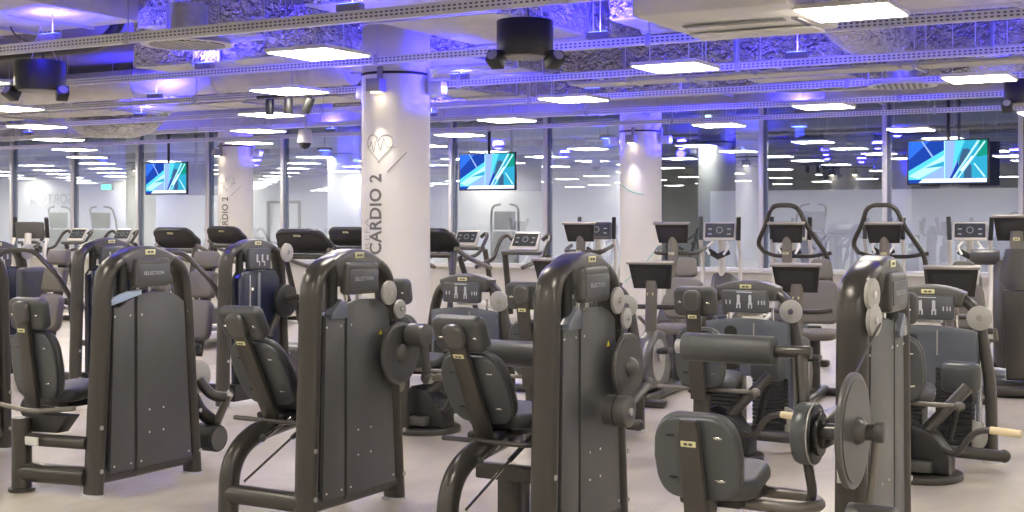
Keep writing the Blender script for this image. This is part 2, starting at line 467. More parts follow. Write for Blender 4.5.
box_duct('foil wrapped duct with cream underside beside the nearest column', -6.7,-5.45,8.4,12.0,3.40,3.9, joints='y')
box_duct('short foil box duct above the round perforated vent', -8.9,-8.25,8.75,10.0,3.42,4.0, bottom=None, joints='y')
box_duct('blue lit foil box duct behind the round vent', -10.7,-8.2,10.45,11.2,3.34,3.85, bottom='ducttop')
box_duct('wide pale duct slab at the upper left corner', -15.5,-9.0,7.3,8.9,3.5,3.95, 'ducttop', None)
box_duct('foil duct above the left light panels', -8.9,-7.1,11.6,13.7,3.36,3.95, joints='y')
box_duct('broad cream duct over the left treadmills', -20,-9.2,14.9,15.8,3.42,3.85)
box_duct('far painted duct running along the glass', -30,4.5,19.0,19.75,3.42,3.85, 'duct','duct')
box_duct('foil duct spanning above the second rail from glass', -13,4.5,17.05,17.7,3.45,3.9)
box_duct('low cream duct below the grey cassette on the right', -5.0,4.5,10.6,11.35,3.45,3.85)
box_duct('foil duct over the left side of the hall', -30,-16,10.9,11.7,3.4,3.9)
box_duct('foil cross duct in the far left ceiling', -24,-22.8,12,18.9,3.4,3.9, joints='y')
box_duct('foil cross duct in front of the green-striped column', -10.2,-9.1,15.85,17.0,3.45,3.9, joints='y')
box_duct('foil cross duct to the right of the green-striped column', -5.2,-4.0,14.8,16.7,3.32,3.8, joints='y')

def round_duct(label, pts, r, m='foil', ribs=0, name='round_duct'):
    t = thing(name, label, 'duct', pts[0])
    p0 = Vector(pts[0]); P = fillet([Vector(p)-p0 for p in pts], .5, 8)
    MB().sweep(P, r, n=28).build('pipe', M[m], t)
    for k in range(ribs):
        i = (k+.5)/ribs*(len(pts)-1); a = int(i); f = i-a
        c = (Vector(pts[a])*(1-f)+Vector(pts[a+1])*f)-p0; d = (Vector(pts[a+1])-Vector(pts[a])).normalized()
        MB().cyl(c-d*.015, c+d*.015, r+.015, n=28).cyl((c.x,c.y,c.z),(c.x,c.y,H-p0.z),.006,n=6).build('joint_ring', M['steel'], t)
    return t
round_duct('long round spiral duct across the upper left ceiling', [(-21,13.0,3.52),(-9.6,13.0,3.52)], .2, 'ducttop', 8)
round_duct('fat foil flexible duct drooping beside the white cassette', [(-3.3,13.86,3.7),(-3.2,13.2,3.5),(-3.25,12.2,3.50),(-3.3,11.7,3.75),(-3.3,11.66,4.1)], .27)
round_duct('foil flexible duct drooping at far right', [(-2.6,17.0,3.72),(-2.7,16.2,3.5),(-2.6,15.6,3.6),(-2.6,15.3,4.1)], .24)
round_duct('foil flexible duct hanging above the left television', [(-18.6,16.5,4.0),(-18.2,16.5,3.35),(-16.6,16.6,3.3),(-16.2,16.7,4.0)], .22)
round_duct('dark bent pipe at the upper left behind the first rail', [(-13.5,9.25,3.38),(-9.7,9.25,3.38),(-9.5,9.25,4.1)], .06, 'black', name='overhead_pipe')
round_duct('thin steel pipe crossing under the far ducts', [(-30,17.9,3.3),(4.5,17.9,3.3)], .04, 'steel', 6, name='overhead_pipe')
round_duct('black pipe loop above the white cassette', [(-5.2,9.9,4.0),(-5.1,9.9,3.62),(-2.5,9.9,3.62)], .05, 'black', name='overhead_pipe')
round_duct('smooth pale pipe beside the blue spotlight brackets', [(-5.2,11.8,3.55),(-1.0,11.8,3.55)], .07, 'duct', 3, name='overhead_pipe')
box_duct('slim pale duct hung below the third rail on the right', -6.6,5.0,12.9,13.3,3.16,3.19, 'duct','ducttop')

# ------------------------------------------------------------------ ceiling light panels
ORD = ['first','second','third','fourth','fifth','sixth','seventh','eighth','ninth','tenth','eleventh','twelfth']
def make_panel(wl=1.09):
    t = thing('light_panel', '', 'ceiling light')
    MB().box((0,0,.02),(.64,.64,.035),.006).build('frame', M['white'], t)
    MB().box((0,0,-.001),(.60,.60,.006)).build('diffuser', M['lamp'], t)
    for sx in (-1,1):
        MB().cyl((.26*sx,0,.035),(.26*sx,0,wl),.004,n=6).build('suspension_wire', M['steel'], t)
    return t
PZ = 3.06
protos = {}
rows = {}
for j in range(-7, 12):
    for i in range(-3, 17):
        if (i+j) % 2: continue
        x = -2.35-2.26*i; y = 8.82+2.39*j
        if y > 31 or abs(y-GY) < .5 or y < -6: continue
        if not (XL+.6 < x < XR-.5): continue
        fwd = -x*.492 + y*.870; rgt = x*.870 + y*.492
        px = 512+1306*rgt/fwd if fwd > .5 else -999
        py = 220-1306*(PZ-CAMZ)/fwd if fwd > .5 else -999
        vis = y < GY and -25 < px < 1049 and py > -12
        tz = min(top_at(x-.26,y), top_at(x+.26,y))
        key = round(tz,2)
        if key not in protos: protos[key] = p = make_panel(tz-PZ)
        else: p = copy_tree(protos[key])
        p.location = (x,y,PZ)
        if vis: rows.setdefault(j, []).append((px, p)); 
        elif y < GY: p['label'] = 'white square ceiling light panel of the near hall, seen only mirrored in the glass'; p['group'] = 'light panels behind and beside the camera'
        else: p['label'] = 'white square ceiling light panel in the hall beyond the glass'; p['group'] = 'light panels beyond the glass'
RN = {0:'the row nearest the camera',1:'the second row from the camera',2:'the third row from the camera',3:'the third row from the glass',4:'the second row from the glass',5:'the row right by the glass'}
for j, L in rows.items():
    L.sort(key=lambda a: a[0])
    for k, (px, p) in enumerate(L):
        p['label'] = 'white square hanging light panel, %s from left in %s' % (ORD[k], RN.get(j, 'row %d'%j))
        p['group'] = 'square light panels hung under the ducts'

# ------------------------------------------------------------------ ceiling rails
RY_ = [8.0, 10.3, 12.5, 14.7, 16.8, 18.9]
RL = ['nearest the camera','second from the camera','third from the camera','third from the glass','second from the glass','nearest the glass']
for k, y in enumerate(RY_):
    t = thing('perforated_rail', 'long perforated steel ceiling rail running across the room, '+RL[k], 'cable tray', ((XL+XR)/2, y, 3.2), group='perforated ceiling rails')
    L = XR-XL-.2; hh = (.042,.034,.032,.032,.032,.032)[k]
    MB().box((0,0,0),(L,.006,hh*2)).box((0,.025,hh),(L,.05,.005)).box((0,.025,-hh),(L,.05,.005)).build('channel', M['rail'], t)
    nb = 12
    for q in range(nb):
        x = -L/2 + L*(q+.5)/nb + random.uniform(-.5,.5)
        MB().cyl((x,.025,.03),(x,.025,top_at(x+(XL+XR)/2,y+.025)-3.2),.006,n=6).box((x,.0,.0),(.05,.02,.11),.004).build('hanger_rod', M['steel'], t)

def vent(label, loc, r):
    t = thing('round_vent', label, 'vent', loc)
    MB().cyl((0,0,0),(0,0,.05),r,r*.9,n=48).build('rim', M['acw'], t)
    MB().cyl((0,0,-.006),(0,0,.002),r*.82,n=48).build('grille', M['grille'], t)
    MB().cyl((0,0,.05),(0,0,.35),r*.45,n=24).build('collar', M['steel'], t)
    return t
vent('round white perforated ceiling vent at the upper left', (-8.15,8.75-.15,3.2), .40)
vent('round perforated ceiling vent at the upper right', (-3.4,14.9,3.16), .38)

# AC cassette
t = thing('air_conditioner', 'large white ceiling air conditioner with long slot, top right of centre', 'air conditioner', (-3.2,8.95,3.06))
MB().box((0,0,.13),(1.12,1.25,.24),.03).build('casing', M['acw'], t)
MB().box((0,-.1,-.004),(.75,.07,.012),.002).build('air_slot', M['grey'], t)
MB().box((.46,.1,-.004),(.05,.5,.012),.002).build('side_slot', M['grey'], t)
MB().box((0,.40,-.012),(.95,.3,.02),.008).build('service_cover', M['acw'], t)
for sx in (-.5,.5): MB().cyl((sx,0,.24),(sx,0,1.05),.008,n=6).build('hanger_rod', M['steel'], t)

# drum speakers with small spot cubes
def drum(px, py, d, label, r=.22, cub=((-1,.1),(1,.1)), hh=.28):
    p = at(px, d, py)
    t = thing('drum_speaker', label, 'speaker', (p.x,p.y,p.z), math.radians(29.5))
    MB().cyl((0,0,0),(0,0,hh),r,n=40,bev=.008).build('drum', M['black'], t)
    MB().cyl((0,0,-.008),(0,0,.0),r*.85,n=40).build('grille', M['grey'], t)
    for sx, zz in cub:
        a = MB(T(sx*r*1.02,-.08,-.03) @ RZ(sx*.5) @ RX(-.5)).box((0,0,0),(.11,.13,.10),.01).build('satellite_box', M['black'], t)
        MB(T(sx*r*1.02,-.08,-.03) @ RZ(sx*.5) @ RX(-.5)).cyl((0,-.066,0),(0,-.07,0),.042,n=16).build('cone', M['grey'], a)
    for k in range(3):
        a = 2*PI*k/3+.4
        MB().cyl((r*.7*math.cos(a),r*.7*math.sin(a),hh),(0,0,top_at(p.x,p.y)-p.z),.003,n=5).build('suspension_wire', M['steel'], t)
    MB().sweep(fillet([(.03,0,hh),(.02,-.02,hh+.16),(-.22,.0,hh+.22),(-.3,.05,top_at(p.x,p.y)-p.z)],.15),.008,n=6).build('cable', M['black'], t)
    return t
drum(525, 57, 10.1, 'black drum speaker hanging left of centre top')
drum(40, 91, 12.4, 'black drum speaker hanging at the upper left', r=.235)
drum(1028, 104, 14.2, 'black drum speaker cut off by the right edge', r=.25)

# televisions
def tv(x, label):
    W, Hh = 1.235, .70
    t = thing('hanging_television', label, 'television', (x, 21.5, 2.235))
    MB().box((0,0,Hh/2),(W+.02,.05,Hh+.02),.006).build('cabinet', M['black'], t)
    a = 0
    def P(u,v,k): return (-W/2+u*W, -.0255-.0004*k, v*Hh)
    s = MB()
    def pg(pts, mi, k): s.poly([P(u,v,k) for u,v in pts], mi)
    pg([(0.01,.02),(.99,.02),(.99,.98),(.01,.98)], 0, 0)
    pg([(.01,.1),(.01,.3),(.47,.78),(.47,.1)], 2, 1)
    pg([(.01,.55),(.28,.98),(.01,.98)], 1, 1)
    pg([(.01,.18),(.47,.66),(.47,.42),(.14,.12)], 3, 2)
    pg([(.18,.12),(.47,.42),(.47,.12)], 7, 3)
    pg([(.20,.36),(.47,.52),(.47,.40)], 8, 4)
    pg([(.17,.98),(.19,.98),(.33,.62),(.31,.60)], 7, 3)
    pg([(.47,.12),(.99,.12),(.99,.98),(.47,.98)], 8, 4)
    pg([(.48,.12),(.62,.12),(.62,.98),(.48,.98)], 7, 5)
    pg([(.86,.60),(.99,.64),(.99,.98),(.90,.98)], 4, 6)
    pg([(.60,.98),(.72,.98),(.56,.30)], 2, 6)
    pg([(.70,.12),(.80,.12),(.80,.40),(.77,.46),(.72,.44)], 5, 7)      # dark figure: body
    pg([(.63,.36),(.66,.62),(.69,.78),(.75,.80),(.79,.74),(.78,.64),(.72,.56),(.68,.42)], 5, 7)
    pg([(.53,.12),(.57,.12),(.64,.36),(.63,.52)], 0, 8)
    pg([(.56,.12),(.585,.12),(.90,.96),(.875,.98)], 3, 9)
    pg([(.62,.12),(.64,.12),(.97,.93),(.955,.96)], 3, 9)
    pg([(.66,.30),(.68,.28),(.82,.62),(.80,.62)], 6, 9)
    pg([(.82,.46),(.84,.46),(.97,.16),(.95,.14)], 3, 9)
    pg([(.46,.10),(.475,.10),(.475,.98),(.46,.98)], 3, 9)
    pg([(.14,.03),(.985,.03),(.985,.12),(.20,.12)], 6, 10)
    pg([(.02,.03),(.14,.03),(.14,.09),(.02,.09)], 0, 10)
    s.build('screen', TVM, t)
    MB().box((0,.04,Hh/2),(.4,.04,.3),.006).build('wall_bracket', M['black'], t)
    MB().cyl((0,.06,Hh/2),(0,.06,H-2.235),.028,n=16).build('ceiling_pole', M['gpole'], t)
    return t
tv(-20.99, 'television showing blue and cyan graphics at far left by the small column')
tv(-12.70, 'television showing blue and cyan graphics, the middle one of three')
tv(-4.20, 'television showing blue and cyan graphics, on the right, largest in view')

# small ceiling things
def bracket_spot(p, label, blue=True, name='spotlight'):
    t = thing(name, label, 'spotlight', p, math.radians(29.5))
    MB().box((0,0,.05),(.16,.10,.10),.012).build('housing', M['grey'], t)
    MB().box((0,-.055,.05),(.12,.008,.05)).build('lens', M['blue'] if blue else M['spotw'], t)
    MB().cyl((0,0,.1),(0,0,.1+max(.1,H-.15-p[2])),.01,n=8).build('stem', M['steel'], t)
    return t
bl = [((-9.6,9.2,3.3)),((-12.5,11.8,3.3)),((-6.0,7.5,3.38)),((-3.9,12.2,3.35)),((-7.2,14.0,3.3)),((-11.0,16.2,3.3)),((-15.0,14.2,3.3)),
      ((-2.0,15.5,3.3)),((-5.8,18.3,3.3)),((-14.5,19.3,3.3)),((-20,17.0,3.3)),((-1.2,11.0,3.35)),((-9.0,13.0,3.3)),(-25,15,3.3),(-5.0,10.0,3.4),(-9.3,8.2,3.3),(-4.2,8.2,3.3),(-1.0,13.0,3.3),(-7.8,12.6,3.3),(-17,12.5,3.3)]
BLP = []

for k, p in enumerate(bl):
    ry = min(RY_, key=lambda q: abs(q-p[1])); p = (p[0], ry+.09, 3.285)
    t = thing('blue_uplight', 'small blue LED uplight fixed among the ceiling ducts', 'spotlight', p, group='blue uplights among the ducts')
    MB().box((0,0,0),(.22,.08,.06),.008).build('housing', M['grey'], t)
    MB().box((0,0,.032),(.18,.05,.004)).build('lens', M['blue'], t)
    MB().cyl((0,.03,.03),(0,.03,top_at(p[0],p[1]+.03)-p[2]),.006,n=6).build('stem', M['steel'], t)
    ld = bpy.data.lights.new('blue_glow','SPOT'); ld.energy = 190; ld.spot_size = math.radians(165); ld.spot_blend = .5; ld.color = (.03,.02,1.0); ld.shadow_soft_size = .12
    lo = bpy.data.objects.new('blue_glow', ld); COL.objects.link(lo); lo.parent = t; lo.location = (0,0,.06); lo.rotation_euler = (PI-.42,0,0)
for p in ((-13,27.5,3.6),(-4,28.5,3.6),(-22,28.5,3.6),(-31,29,3.6),(-36,26.5,3.6),(-8,26,3.6)):
    t = thing('blue_ceiling_lamp', 'blue ceiling lamp washing the ceiling of the hall behind the glass', 'spotlight', p, group='blue lamps behind the glass')
    MB().box((0,0,0),(.3,.3,.08),.01).cyl((0,0,.04),(0,0,H-p[2]),.01,n=6).build('housing', M['grey'], t)
    MB().box((0,0,-.043),(.24,.24,.005)).build('lens', M['blue'], t)
    ld = bpy.data.lights.new('blue_glow','POINT'); ld.energy = 55; ld.color = (.05,.07,1.0); ld.shadow_soft_size = .1
    lo = bpy.data.objects.new('blue_glow', ld); COL.objects.link(lo); lo.parent = t; lo.location = (0,0,-.15)
# domed camera by the second mullion, exit sign
p = at(305, 21.0, 143)
t = thing('dome_camera', 'white dome security camera hanging left of the nearest column', 'camera', p)
MB().cyl((0,0,0),(0,0,.22),.13,.1,n=24,bev=.02).build('housing', M['white'], t)
MB().ball((0,0,0),(.1,.1,.1)).build('dome', M['black'], t)
MB().cyl((0,0,.22),(0,0,H-p.z),.015,n=8).build('stem', M['white'], t)
p = at(107, 34, 187)
t = thing('exit_sign', 'small glowing green sign behind the glass at left', 'sign', p)
MB().box((0,0,0),(.42,.05,.20),.005).build('box', M['white'], t)
MB().box((0,-.028,0),(.36,.006,.14)).build('lit_face', M['exit'], t)
MB().cyl((0,0,.1),(0,0,H-p.z),.01,n=6).build('stem', M['steel'], t)
p = at(708, 27.5, 108)
t = thing('tube_lamp', 'vertical cyan white tube lamp glowing behind the glass', 'lamp', p)
MB().box((0,.03,0),(.16,.04,.55),.005).build('housing', M['white'], t)
MB().box((0,0,0),(.11,.03,.52)).build('tube', emis('cyan_white_tube',(.6,.95,1.0),3), t)
MB().cyl((0,.03,.27),(0,.03,H-p.z),.01,n=6).build('stem', M['steel'], t)
# small black spot cluster near the left panels
p = at(285, 14.8, 108)
t = thing('track_spotlights', 'row of three small black spotlights left of nearest column', 'spotlight', (p.x,p.y,p.z), 0)
MB().box((.1,0,.14),(1.0,.04,.03)).build('track', M['black'], t)
for k, x in enumerate((-.22,.05,.32)):
    MB(T(x,0,.0) @ RY(.5 if k==2 else 0)).cyl((0,0,-.07),(0,0,.11),.05,n=18,bev=.005).build('spot_head', M['black'], t)
MB().cyl((.1,0,.15),(.1,0,H-p.z),.008,n=6).build('stem', M['steel'], t)

# ------------------------------------------------------------------ gym equipment: shared pieces
def badge(parent, X, w=.07, h=.026):
    b = MB(X).box((0,0,0),(w,.004,h),.0019).build('badge', M['badge'], parent)
    MB(X).box((-w*.16,-.0022,0),(w*.24,.002,h*.4)).box((w*.16,-.0022,0),(w*.24,.002,h*.4)).build('emblem', M['cowl'], b)
    return b

def rrect(w, h, r, n=4, cx=0, cy=0, tw=None):
    """rounded rectangle outline, tw = top width"""
    tw = w if tw is None else tw
    c = [(w/2-r,-h/2+r,-PI/2),(tw/2-r,h/2-r,0),(-tw/2+r,h/2-r,PI/2),(-w/2+r,-h/2+r,PI)]
    out = []
    for x,y,a0 in c:
        for k in range(n+1):
            a = a0+PI/2*k/n; out.append((cx+x+r*math.cos(a), cy+y+r*math.sin(a)))
    return out

def shield(w, h, cy=0, top=.8, bot=.85):
    pts = []
    N = 40
    for k in range(N):
        a = 2*PI*k/N; ca, sa = math.cos(a), math.sin(a)
        x = math.copysign(abs(ca)**.42, ca)*w/2; y = math.copysign(abs(sa)**.42, sa)*h/2
        f = 1-(1-top)*max(0,y/(h/2))**2-(1-bot)*max(0,-y/(h/2))**2
        pts.append((x*f, cy+y))
    return pts

def seat(root, x, y, z, lean=.5, L=.62, head=True, w=.41, bh=.44, padmat='pad', seatpad=True, sw=.40, sl=.42, spine_w=.10, rz=0.0):
    """user faces +y. (x,y,z) = foot of the back spine at seat level"""
    B = T(x,y,z) @ RZ(rz)
    X = B @ RX(lean)
    sp = MB(X).slab([(-spine_w*.55,-.06),(spine_w*.55,-.06),(spine_w*.5,L-.05),(spine_w*.42,L),(-spine_w*.42,L),(-spine_w*.5,L-.05)], .035, 'XZ', 0, .01).build('back_spine', M['frame'], root)
    badge(sp, X @ T(0,-.021,L-.14 if head else L-.09), .062, .024)
    if head:
        hr = MB(X).slab(rrect(.30,.20,.045,5,0,L-.05), .085, 'XZ', .058, .03, seg=4).build('headrest', M[padmat], root)
        MB(X).slab(rrect(.125,.14,.05,5,0,L-.03), .05, 'XZ', -.004, .018, seg=3).build('headrest_mount', M['cowl'], hr)
    br = MB(X).slab(shield(w,bh,bh*.5+.005 if head else L-bh*.5+.0), .05, 'XZ', .085, .02, seg=4).build('backrest', M[padmat], root)
    MB(X).slab(shield(w*.97,bh*.97,bh*.5+.005 if head else L-bh*.5), .03, 'XZ', .05, .012, seg=3).build('back_shell', M['padback'], br)
    cz = (bh*.5 if head else L-bh*.5)
    for sx in (-1,1):
        for sz in (-.23,.27):
            MB(X).ball((sx*w*.27,.034,cz+sz*bh),(.021,.004,.007)).build('slot', M['chrome' if sx>0 else 'black'], br)
    if head:
        for sx in (-1,1): MB(X).ball((sx*.10,.014,L-.05),(.018,.004,.008)).build('slot', M['chrome'], hr)
    if seatpad:
        sd = MB(B @ T(0,.10+sl/2,.045) @ RX(.06)).slab(rrect(sw,sl,.10,6,0,0,sw*.8), .085, 'XY', 0, .035, seg=4).build('seat_pad', M['pad'], root)
        MB(B @ T(0,.10+sl/2,-.02)).box((0,0,0),(sw*.7,sl*.75,.05),.015).build('seat_base', M['black'], root)
    return X

def tray(root, x, y, z, w=.5):
    MB().sweep(fillet([(x-.22,y-.05,z),(x+.30,y-.05,z),(x+.33,y+.25,z)],.06), .014, n=8).build('adjustment_bar', M['frame'], root)

def cam_disc(root, X, r, t=.03):
    d = MB(X).cyl((-t/2,0,0),(t/2,0,0),r,n=48,bev=.006).build('cam_disc', M['cowl'], root)
    MB(X).cyl((t/2,0,0),(t/2+.004,0,0),r*.9,n=48).build('disc_face', M['plate'], d)
    MB(X).ball((t/2+.0,0,0),(.05,.055,.055),n=18).build('hub', M['cowl'], d)
    return d
def pulley(root, X, r, t=.02):
    p = MB(X).cyl((-t/2,0,0),(t/2,0,0),r,n=36,bev=.004).build('pulley', M['silver'], root)
    MB(X).cyl((t/2,0,0),(t/2+.006,0,0),r*.25,n=16).build('pulley_bolt', M['chrome'], p)
    return p

def tower(root, style='grey', lean=(.05,.10), blade=False, display='SELECTION', flip=False, W=.84, Hh=1.45):
    """arch in the local YZ plane, y from 0 to W; faces +x"""
    F = (lambda y: W-y) if flip else (lambda y: y)
    y0, y1 = 0, W
    a, b = lean
    pts = fillet([(0,0,.02),(0,a,Hh-.10),(0,a+.13,Hh-.025),(0,W/2,Hh+.0),(0,W-b-.13,Hh-.03),(0,W-b,Hh-.12),(0,W,.02)], [.15,.12,.2,.12,.15], 7)
    MB().sweep(pts, .070, .042, axis=(1,0,0), n=20, sq=.9).build('arch_frame', M['frame'], root)
    for y in (0,W):
        MB().cyl((0,y,0),(0,y,.02),.06,n=24, X=T()@Matrix.Scale(1.35,4,(1,0,0))).build('foot', M['alu'], root)
        MB().cyl((.068,y,.16),(.073,y,.16),.014,n=12).build('bolt_cap', M['silver'], root)
        MB().cyl((.068,y,.42),(.073,y,.42),.014,n=12).build('bolt_cap', M['silver'], root)
    MB().sweep([(0,.03,.12),(0,W-.03,.12)], .05,.05, n=14).build('base_tube', M['frame'], root)
    # cowl over the top of the arch
    yc = W/2-(.03 if not flip else -.03)
    top = []
    for k in range(13):
        t = -1+2*k/12; top.append((yc+t*.24, Hh+.048-.07*t*t))
    cw = MB().slab(top + [(yc+.17,Hh-.09),(yc+.13,Hh-.16),(yc-.13,Hh-.16),(yc-.17,Hh-.09)], .145, 'YZ', .0, .025, seg=3).build('top_cowl', M['cowl'], root)
    if style == 'grey':
        dp = MB().slab(rrect(.31,.18,.03,4,yc,Hh-.115,.29), .06, 'YZ', .075, .018, seg=3).build('display_cover', M['cowl'], root)
        dd = MB().slab(rrect(.265,.11,.015,3,yc,Hh-.12,.27), .006, 'YZ', .107, .002).build('display_plate', M['panel'], dp)
        text_obj('lettering', display, .03, M['ink'], dd, lambda u,v: Vector((.1115, yc-.09+u, Hh-.128+v)), 0, 1.15)
        bX = T(.0745,yc,Hh+.012) @ RZ(PI/2)
    else:
        dp = MB().slab(rrect(.30,.19,.03,4,yc,Hh-.13), .06, 'YZ', .075, .018, seg=3).build('display_cover', M['panel'], root)
        for q in (-.05,.02):
            MB().cyl((.107,yc+q,Hh-.10),(.109,yc+q,Hh-.10),.012,n=10).box((.108,yc+q,Hh-.13),(.002,.02,.055)).box((.108,yc+q+.015,Hh-.155),(.002,.04,.012)).box((.108,yc+q+.03,Hh-.175),(.002,.01,.04)).build('instruction_figure', M['ink'], dp)
        MB().box((.108,yc+.09,Hh-.12),(.002,.02,.05)).build('printed_mark', M['ink'], dp)
        bX = T(.0745,yc,Hh+.012) @ RZ(PI/2)
    badge(cw, bX, .085, .032)
    # guide cylinders seen in the gap
    MB().cyl((.02,F(.20),1.10),(.02,F(.20),Hh-.06),.036,n=18).cyl((.02,F(.20),1.06),(.02,F(.20),1.10),.024,n=18).build('guide_cylinder', M['black'], root)
    for q in (-.05,.05): MB().cyl((.02,yc+q,1.0),(.02,yc+q,Hh-.1),.011,n=10).build('guide_rod', M['chrome'], root)
    if style == 'grey':
        zt = Hh-.235
        # back shroud body
        body = [(.12,.14),(W-.08,.14),(W-.15,zt-.08),(yc+.05,zt-.02),(.14,zt-.08)]
        MB().slab(body, .08, 'YZ', -.01, .01).build('shroud_body', M['dark'], root)
        p1 = [(.08,.13),(.275,.13),(.275,zt-.03),(.22,zt-.05),(.16,zt-.085),(.11,zt-.09)]
        p2 = [(.30,.13),(W-.065,.13),(W-.135,zt-.075),(W-.20,zt-.035),(W-.28,zt-.005),(.42,zt),(.30,zt-.02)]
        if flip: p1 = [(W-u,v) for u,v in p1][::-1]; p2 = [(W-u,v) for u,v in p2][::-1]
        for pp in (p1,p2):
            o = MB().slab(pp, .024, 'YZ', .045, .004).build('cover_plate', M['plate'], root)
            ys = [u for u,v in pp]
            for (u,v) in ((min(ys)+.03,.17),(max(ys)-.03,.17),((min(ys)+.035),zt-.14),(max(ys)-.035,zt-.14)):
                MB().cyl((.056,u,v),(.060,u,v),.006,n=10).build('screw', M['white'], o)
        o2 = o
        for u in (.40,.52):
            for v in (.34,.48): MB().cyl((.056,F(u),v),(.060,F(u),v),.006,n=10).build('screw', M['white'], o2)
        MB().box((.04,F(.2875),zt/2+.05),(.02,.024,zt-.12)).build('plate_groove', M['black'], root)
        if blade: MB(T(.06,.19,zt-.025)@RX(.14)@Matrix.Scale(.8,4)).slab([(-.15,-.035),(-.08,-.03),(.16,-.005),(.16,.03),(.02,.04),(-.15,.005)], .05, 'YZ', 0, .008).build('pale_blue_cover', M['ltblue'], root)
        else: MB(T(.05,F(.20),zt-.07)).slab([(-.07,-.03),(.08,-.03),(.08,.05),(.02,.08),(-.07,.0)], .06, 'YZ', 0, .01).build('grey_blue_cover', M['slate'], root)
    else:
        zt = Hh-.20
        m = M['navy']
        op = [(.14,.2),(W-.14,.2),(W-.14,zt-.10),(W-.20,zt-.03),(yc,zt),(.20,zt-.03),(.14,zt-.10)]
        o = MB().slab(op, .12, 'YZ', .02, .03, seg=3).build('navy_guard', m, root)
        MB().box((.082,yc,zt/2+.1),(.012,.035,zt-.3),.003).build('guard_rib', M['slate'], o)
        MB().box((.082,.27,zt/2+.1),(.012,.012,zt-.35),.003).build('guard_trim', M['silver'], o)
        MB().cyl((.082,.30,zt-.2),(.089,.30,zt-.2),.014,n=12).build('guard_bolt', M['white'], o)
        MB().slab([(.10,.05),(W-.08,.05),(W-.1,.2),(.10,.2)], .12, 'YZ', .0, .01).build('shroud_foot', M['dark'], root)

def arch_base(root, x, y, z=.47, reach=.70):
    """curved bench post rising from the floor at y and arching forward"""
    MB().sweep(fillet([(x,y,.02),(x,y+.01,.30),(x,y+.20,z-.03),(x,y+reach,z+.02)],[.16,.2],8), .055,.062, axis=(1,0,0), n=18).build('bench_post', M['frame'], root)
    MB().cyl((x,y,0),(x,y,.02),.075,n=24).build('foot', M['alu'], root)
    MB().sweep([(x,y,.13),(-.02,y,.13)] , .055, n=16).build('cross_tube', M['frame'], root)
    MB().cyl((x-.06,y+.22,z-.06),(x+.02,y+.42,z+.03),.013,n=10).build('link_rod', M['chrome'], root)
    MB().cyl((x+.06,y+.22,z-.06),(x+.10,y+.42,z+.03),.013,n=10).build('link_rod', M['chrome'], root)
    for q in (-.06,.06): MB().ball((x+q,y+.22,z-.06),.023).build('link_end', M['cowl'], root)
    s = MB().cyl((x+.10,y+.02,.2),(x+.16,y+.36,.40),.008,n=8).build('strut_rod', M['chrome'], root)
    MB().cyl((x+.16,y+.36,.40),(x+.20,y+.60,.53),.014,n=10).build('strut_cylinder', M['black'], s)
    MB().sweep([(x+.15,y+.75,.02),(x+.15,y+.75,z)], .045,.045,n=14).build('front_post', M['frame'], root)
    MB().box((x-.0,y+.50,z+.045),(.20,.30,.04),.015).build('seat_rail', M['black'], root)

SX = 0
# ---- machine A (left, full view)
RG = 'weight stack machines in the front row'
t = thing('selector_machine', 'grey weight machine at left whose tower face is fully visible', 'gym machine', (-6.03,5.57,0), group=RG)
tower(t, lean=(.08,.10), blade=True)
seat(t, -.53,.0,.53, lean=.14, L=.60)
MB().sweep([(-.53,-.08,.02),(-.53,-.08,.45)], .06,.06,n=16).cyl((-.53,-.08,0),(-.53,-.08,.02),.08).build('bench_post', M['frame'], t)
MB().sweep([(-.53,-.08,.12),(-.05,.0,.12)], .06, n=16).build('cross_tube', M['frame'], t)
c_ = MB().sweep([(-.53,-.08,.32),(-.05,.0,.32)], .04, n=14).build('upper_cross_tube', M['frame'], t)
MB().box((-.40,-.115,.32),(.11,.012,.05),.002).build('rating_label', M['label'], c_)
MB().slab([(-.36,.48),(.04,.48),(-.06,.37),(-.28,.36)], .10, 'XZ', .0, .01, X=T(-.2,0,0)).build('seat_carriage', M['black'], t)
MB().sweep(fillet([(-.85,-.05,.52),(-.4,-.12,.50),(-.05,-.10,.54)],.1), .015, n=8).build('adjustment_bar', M['frame2'], t)
# leg lever with ankle roller beyond the tower
MB().cyl((-.10,.95,.62),(-.04,.95,.62),.11,n=32,bev=.006).build('lever_disc', M['silver'], t)
MB().sweep(fillet([(-.05,.95,.60),(.02,1.0,.49),(.10,1.06,.48)],.06), .035, n=12).build('lever_tube', M['frame'], t)
a = MB().sweep([(.10,1.08,.50),(-.04,1.10,.27)], .028, n=12).ball((-.04,1.10,.27),.04).build('lever_arm', M['frame2'], t)
MB().cyl((-.16,1.06,.20),(.03,1.06,.20),.09,n=32,bev=.01).build('ankle_roller', M['rubber'], t)
MB().cyl((.03,1.06,.20),(.036,1.06,.20),.078,n=32).build('roller_cap', M['cowl'], a)
MB().sweep(fillet([(-.02,.86,.50),(-.08,1.0,.38),(-.05,1.10,.30)],.06), .045, n=12).build('pivot_arm', M['black'], t)

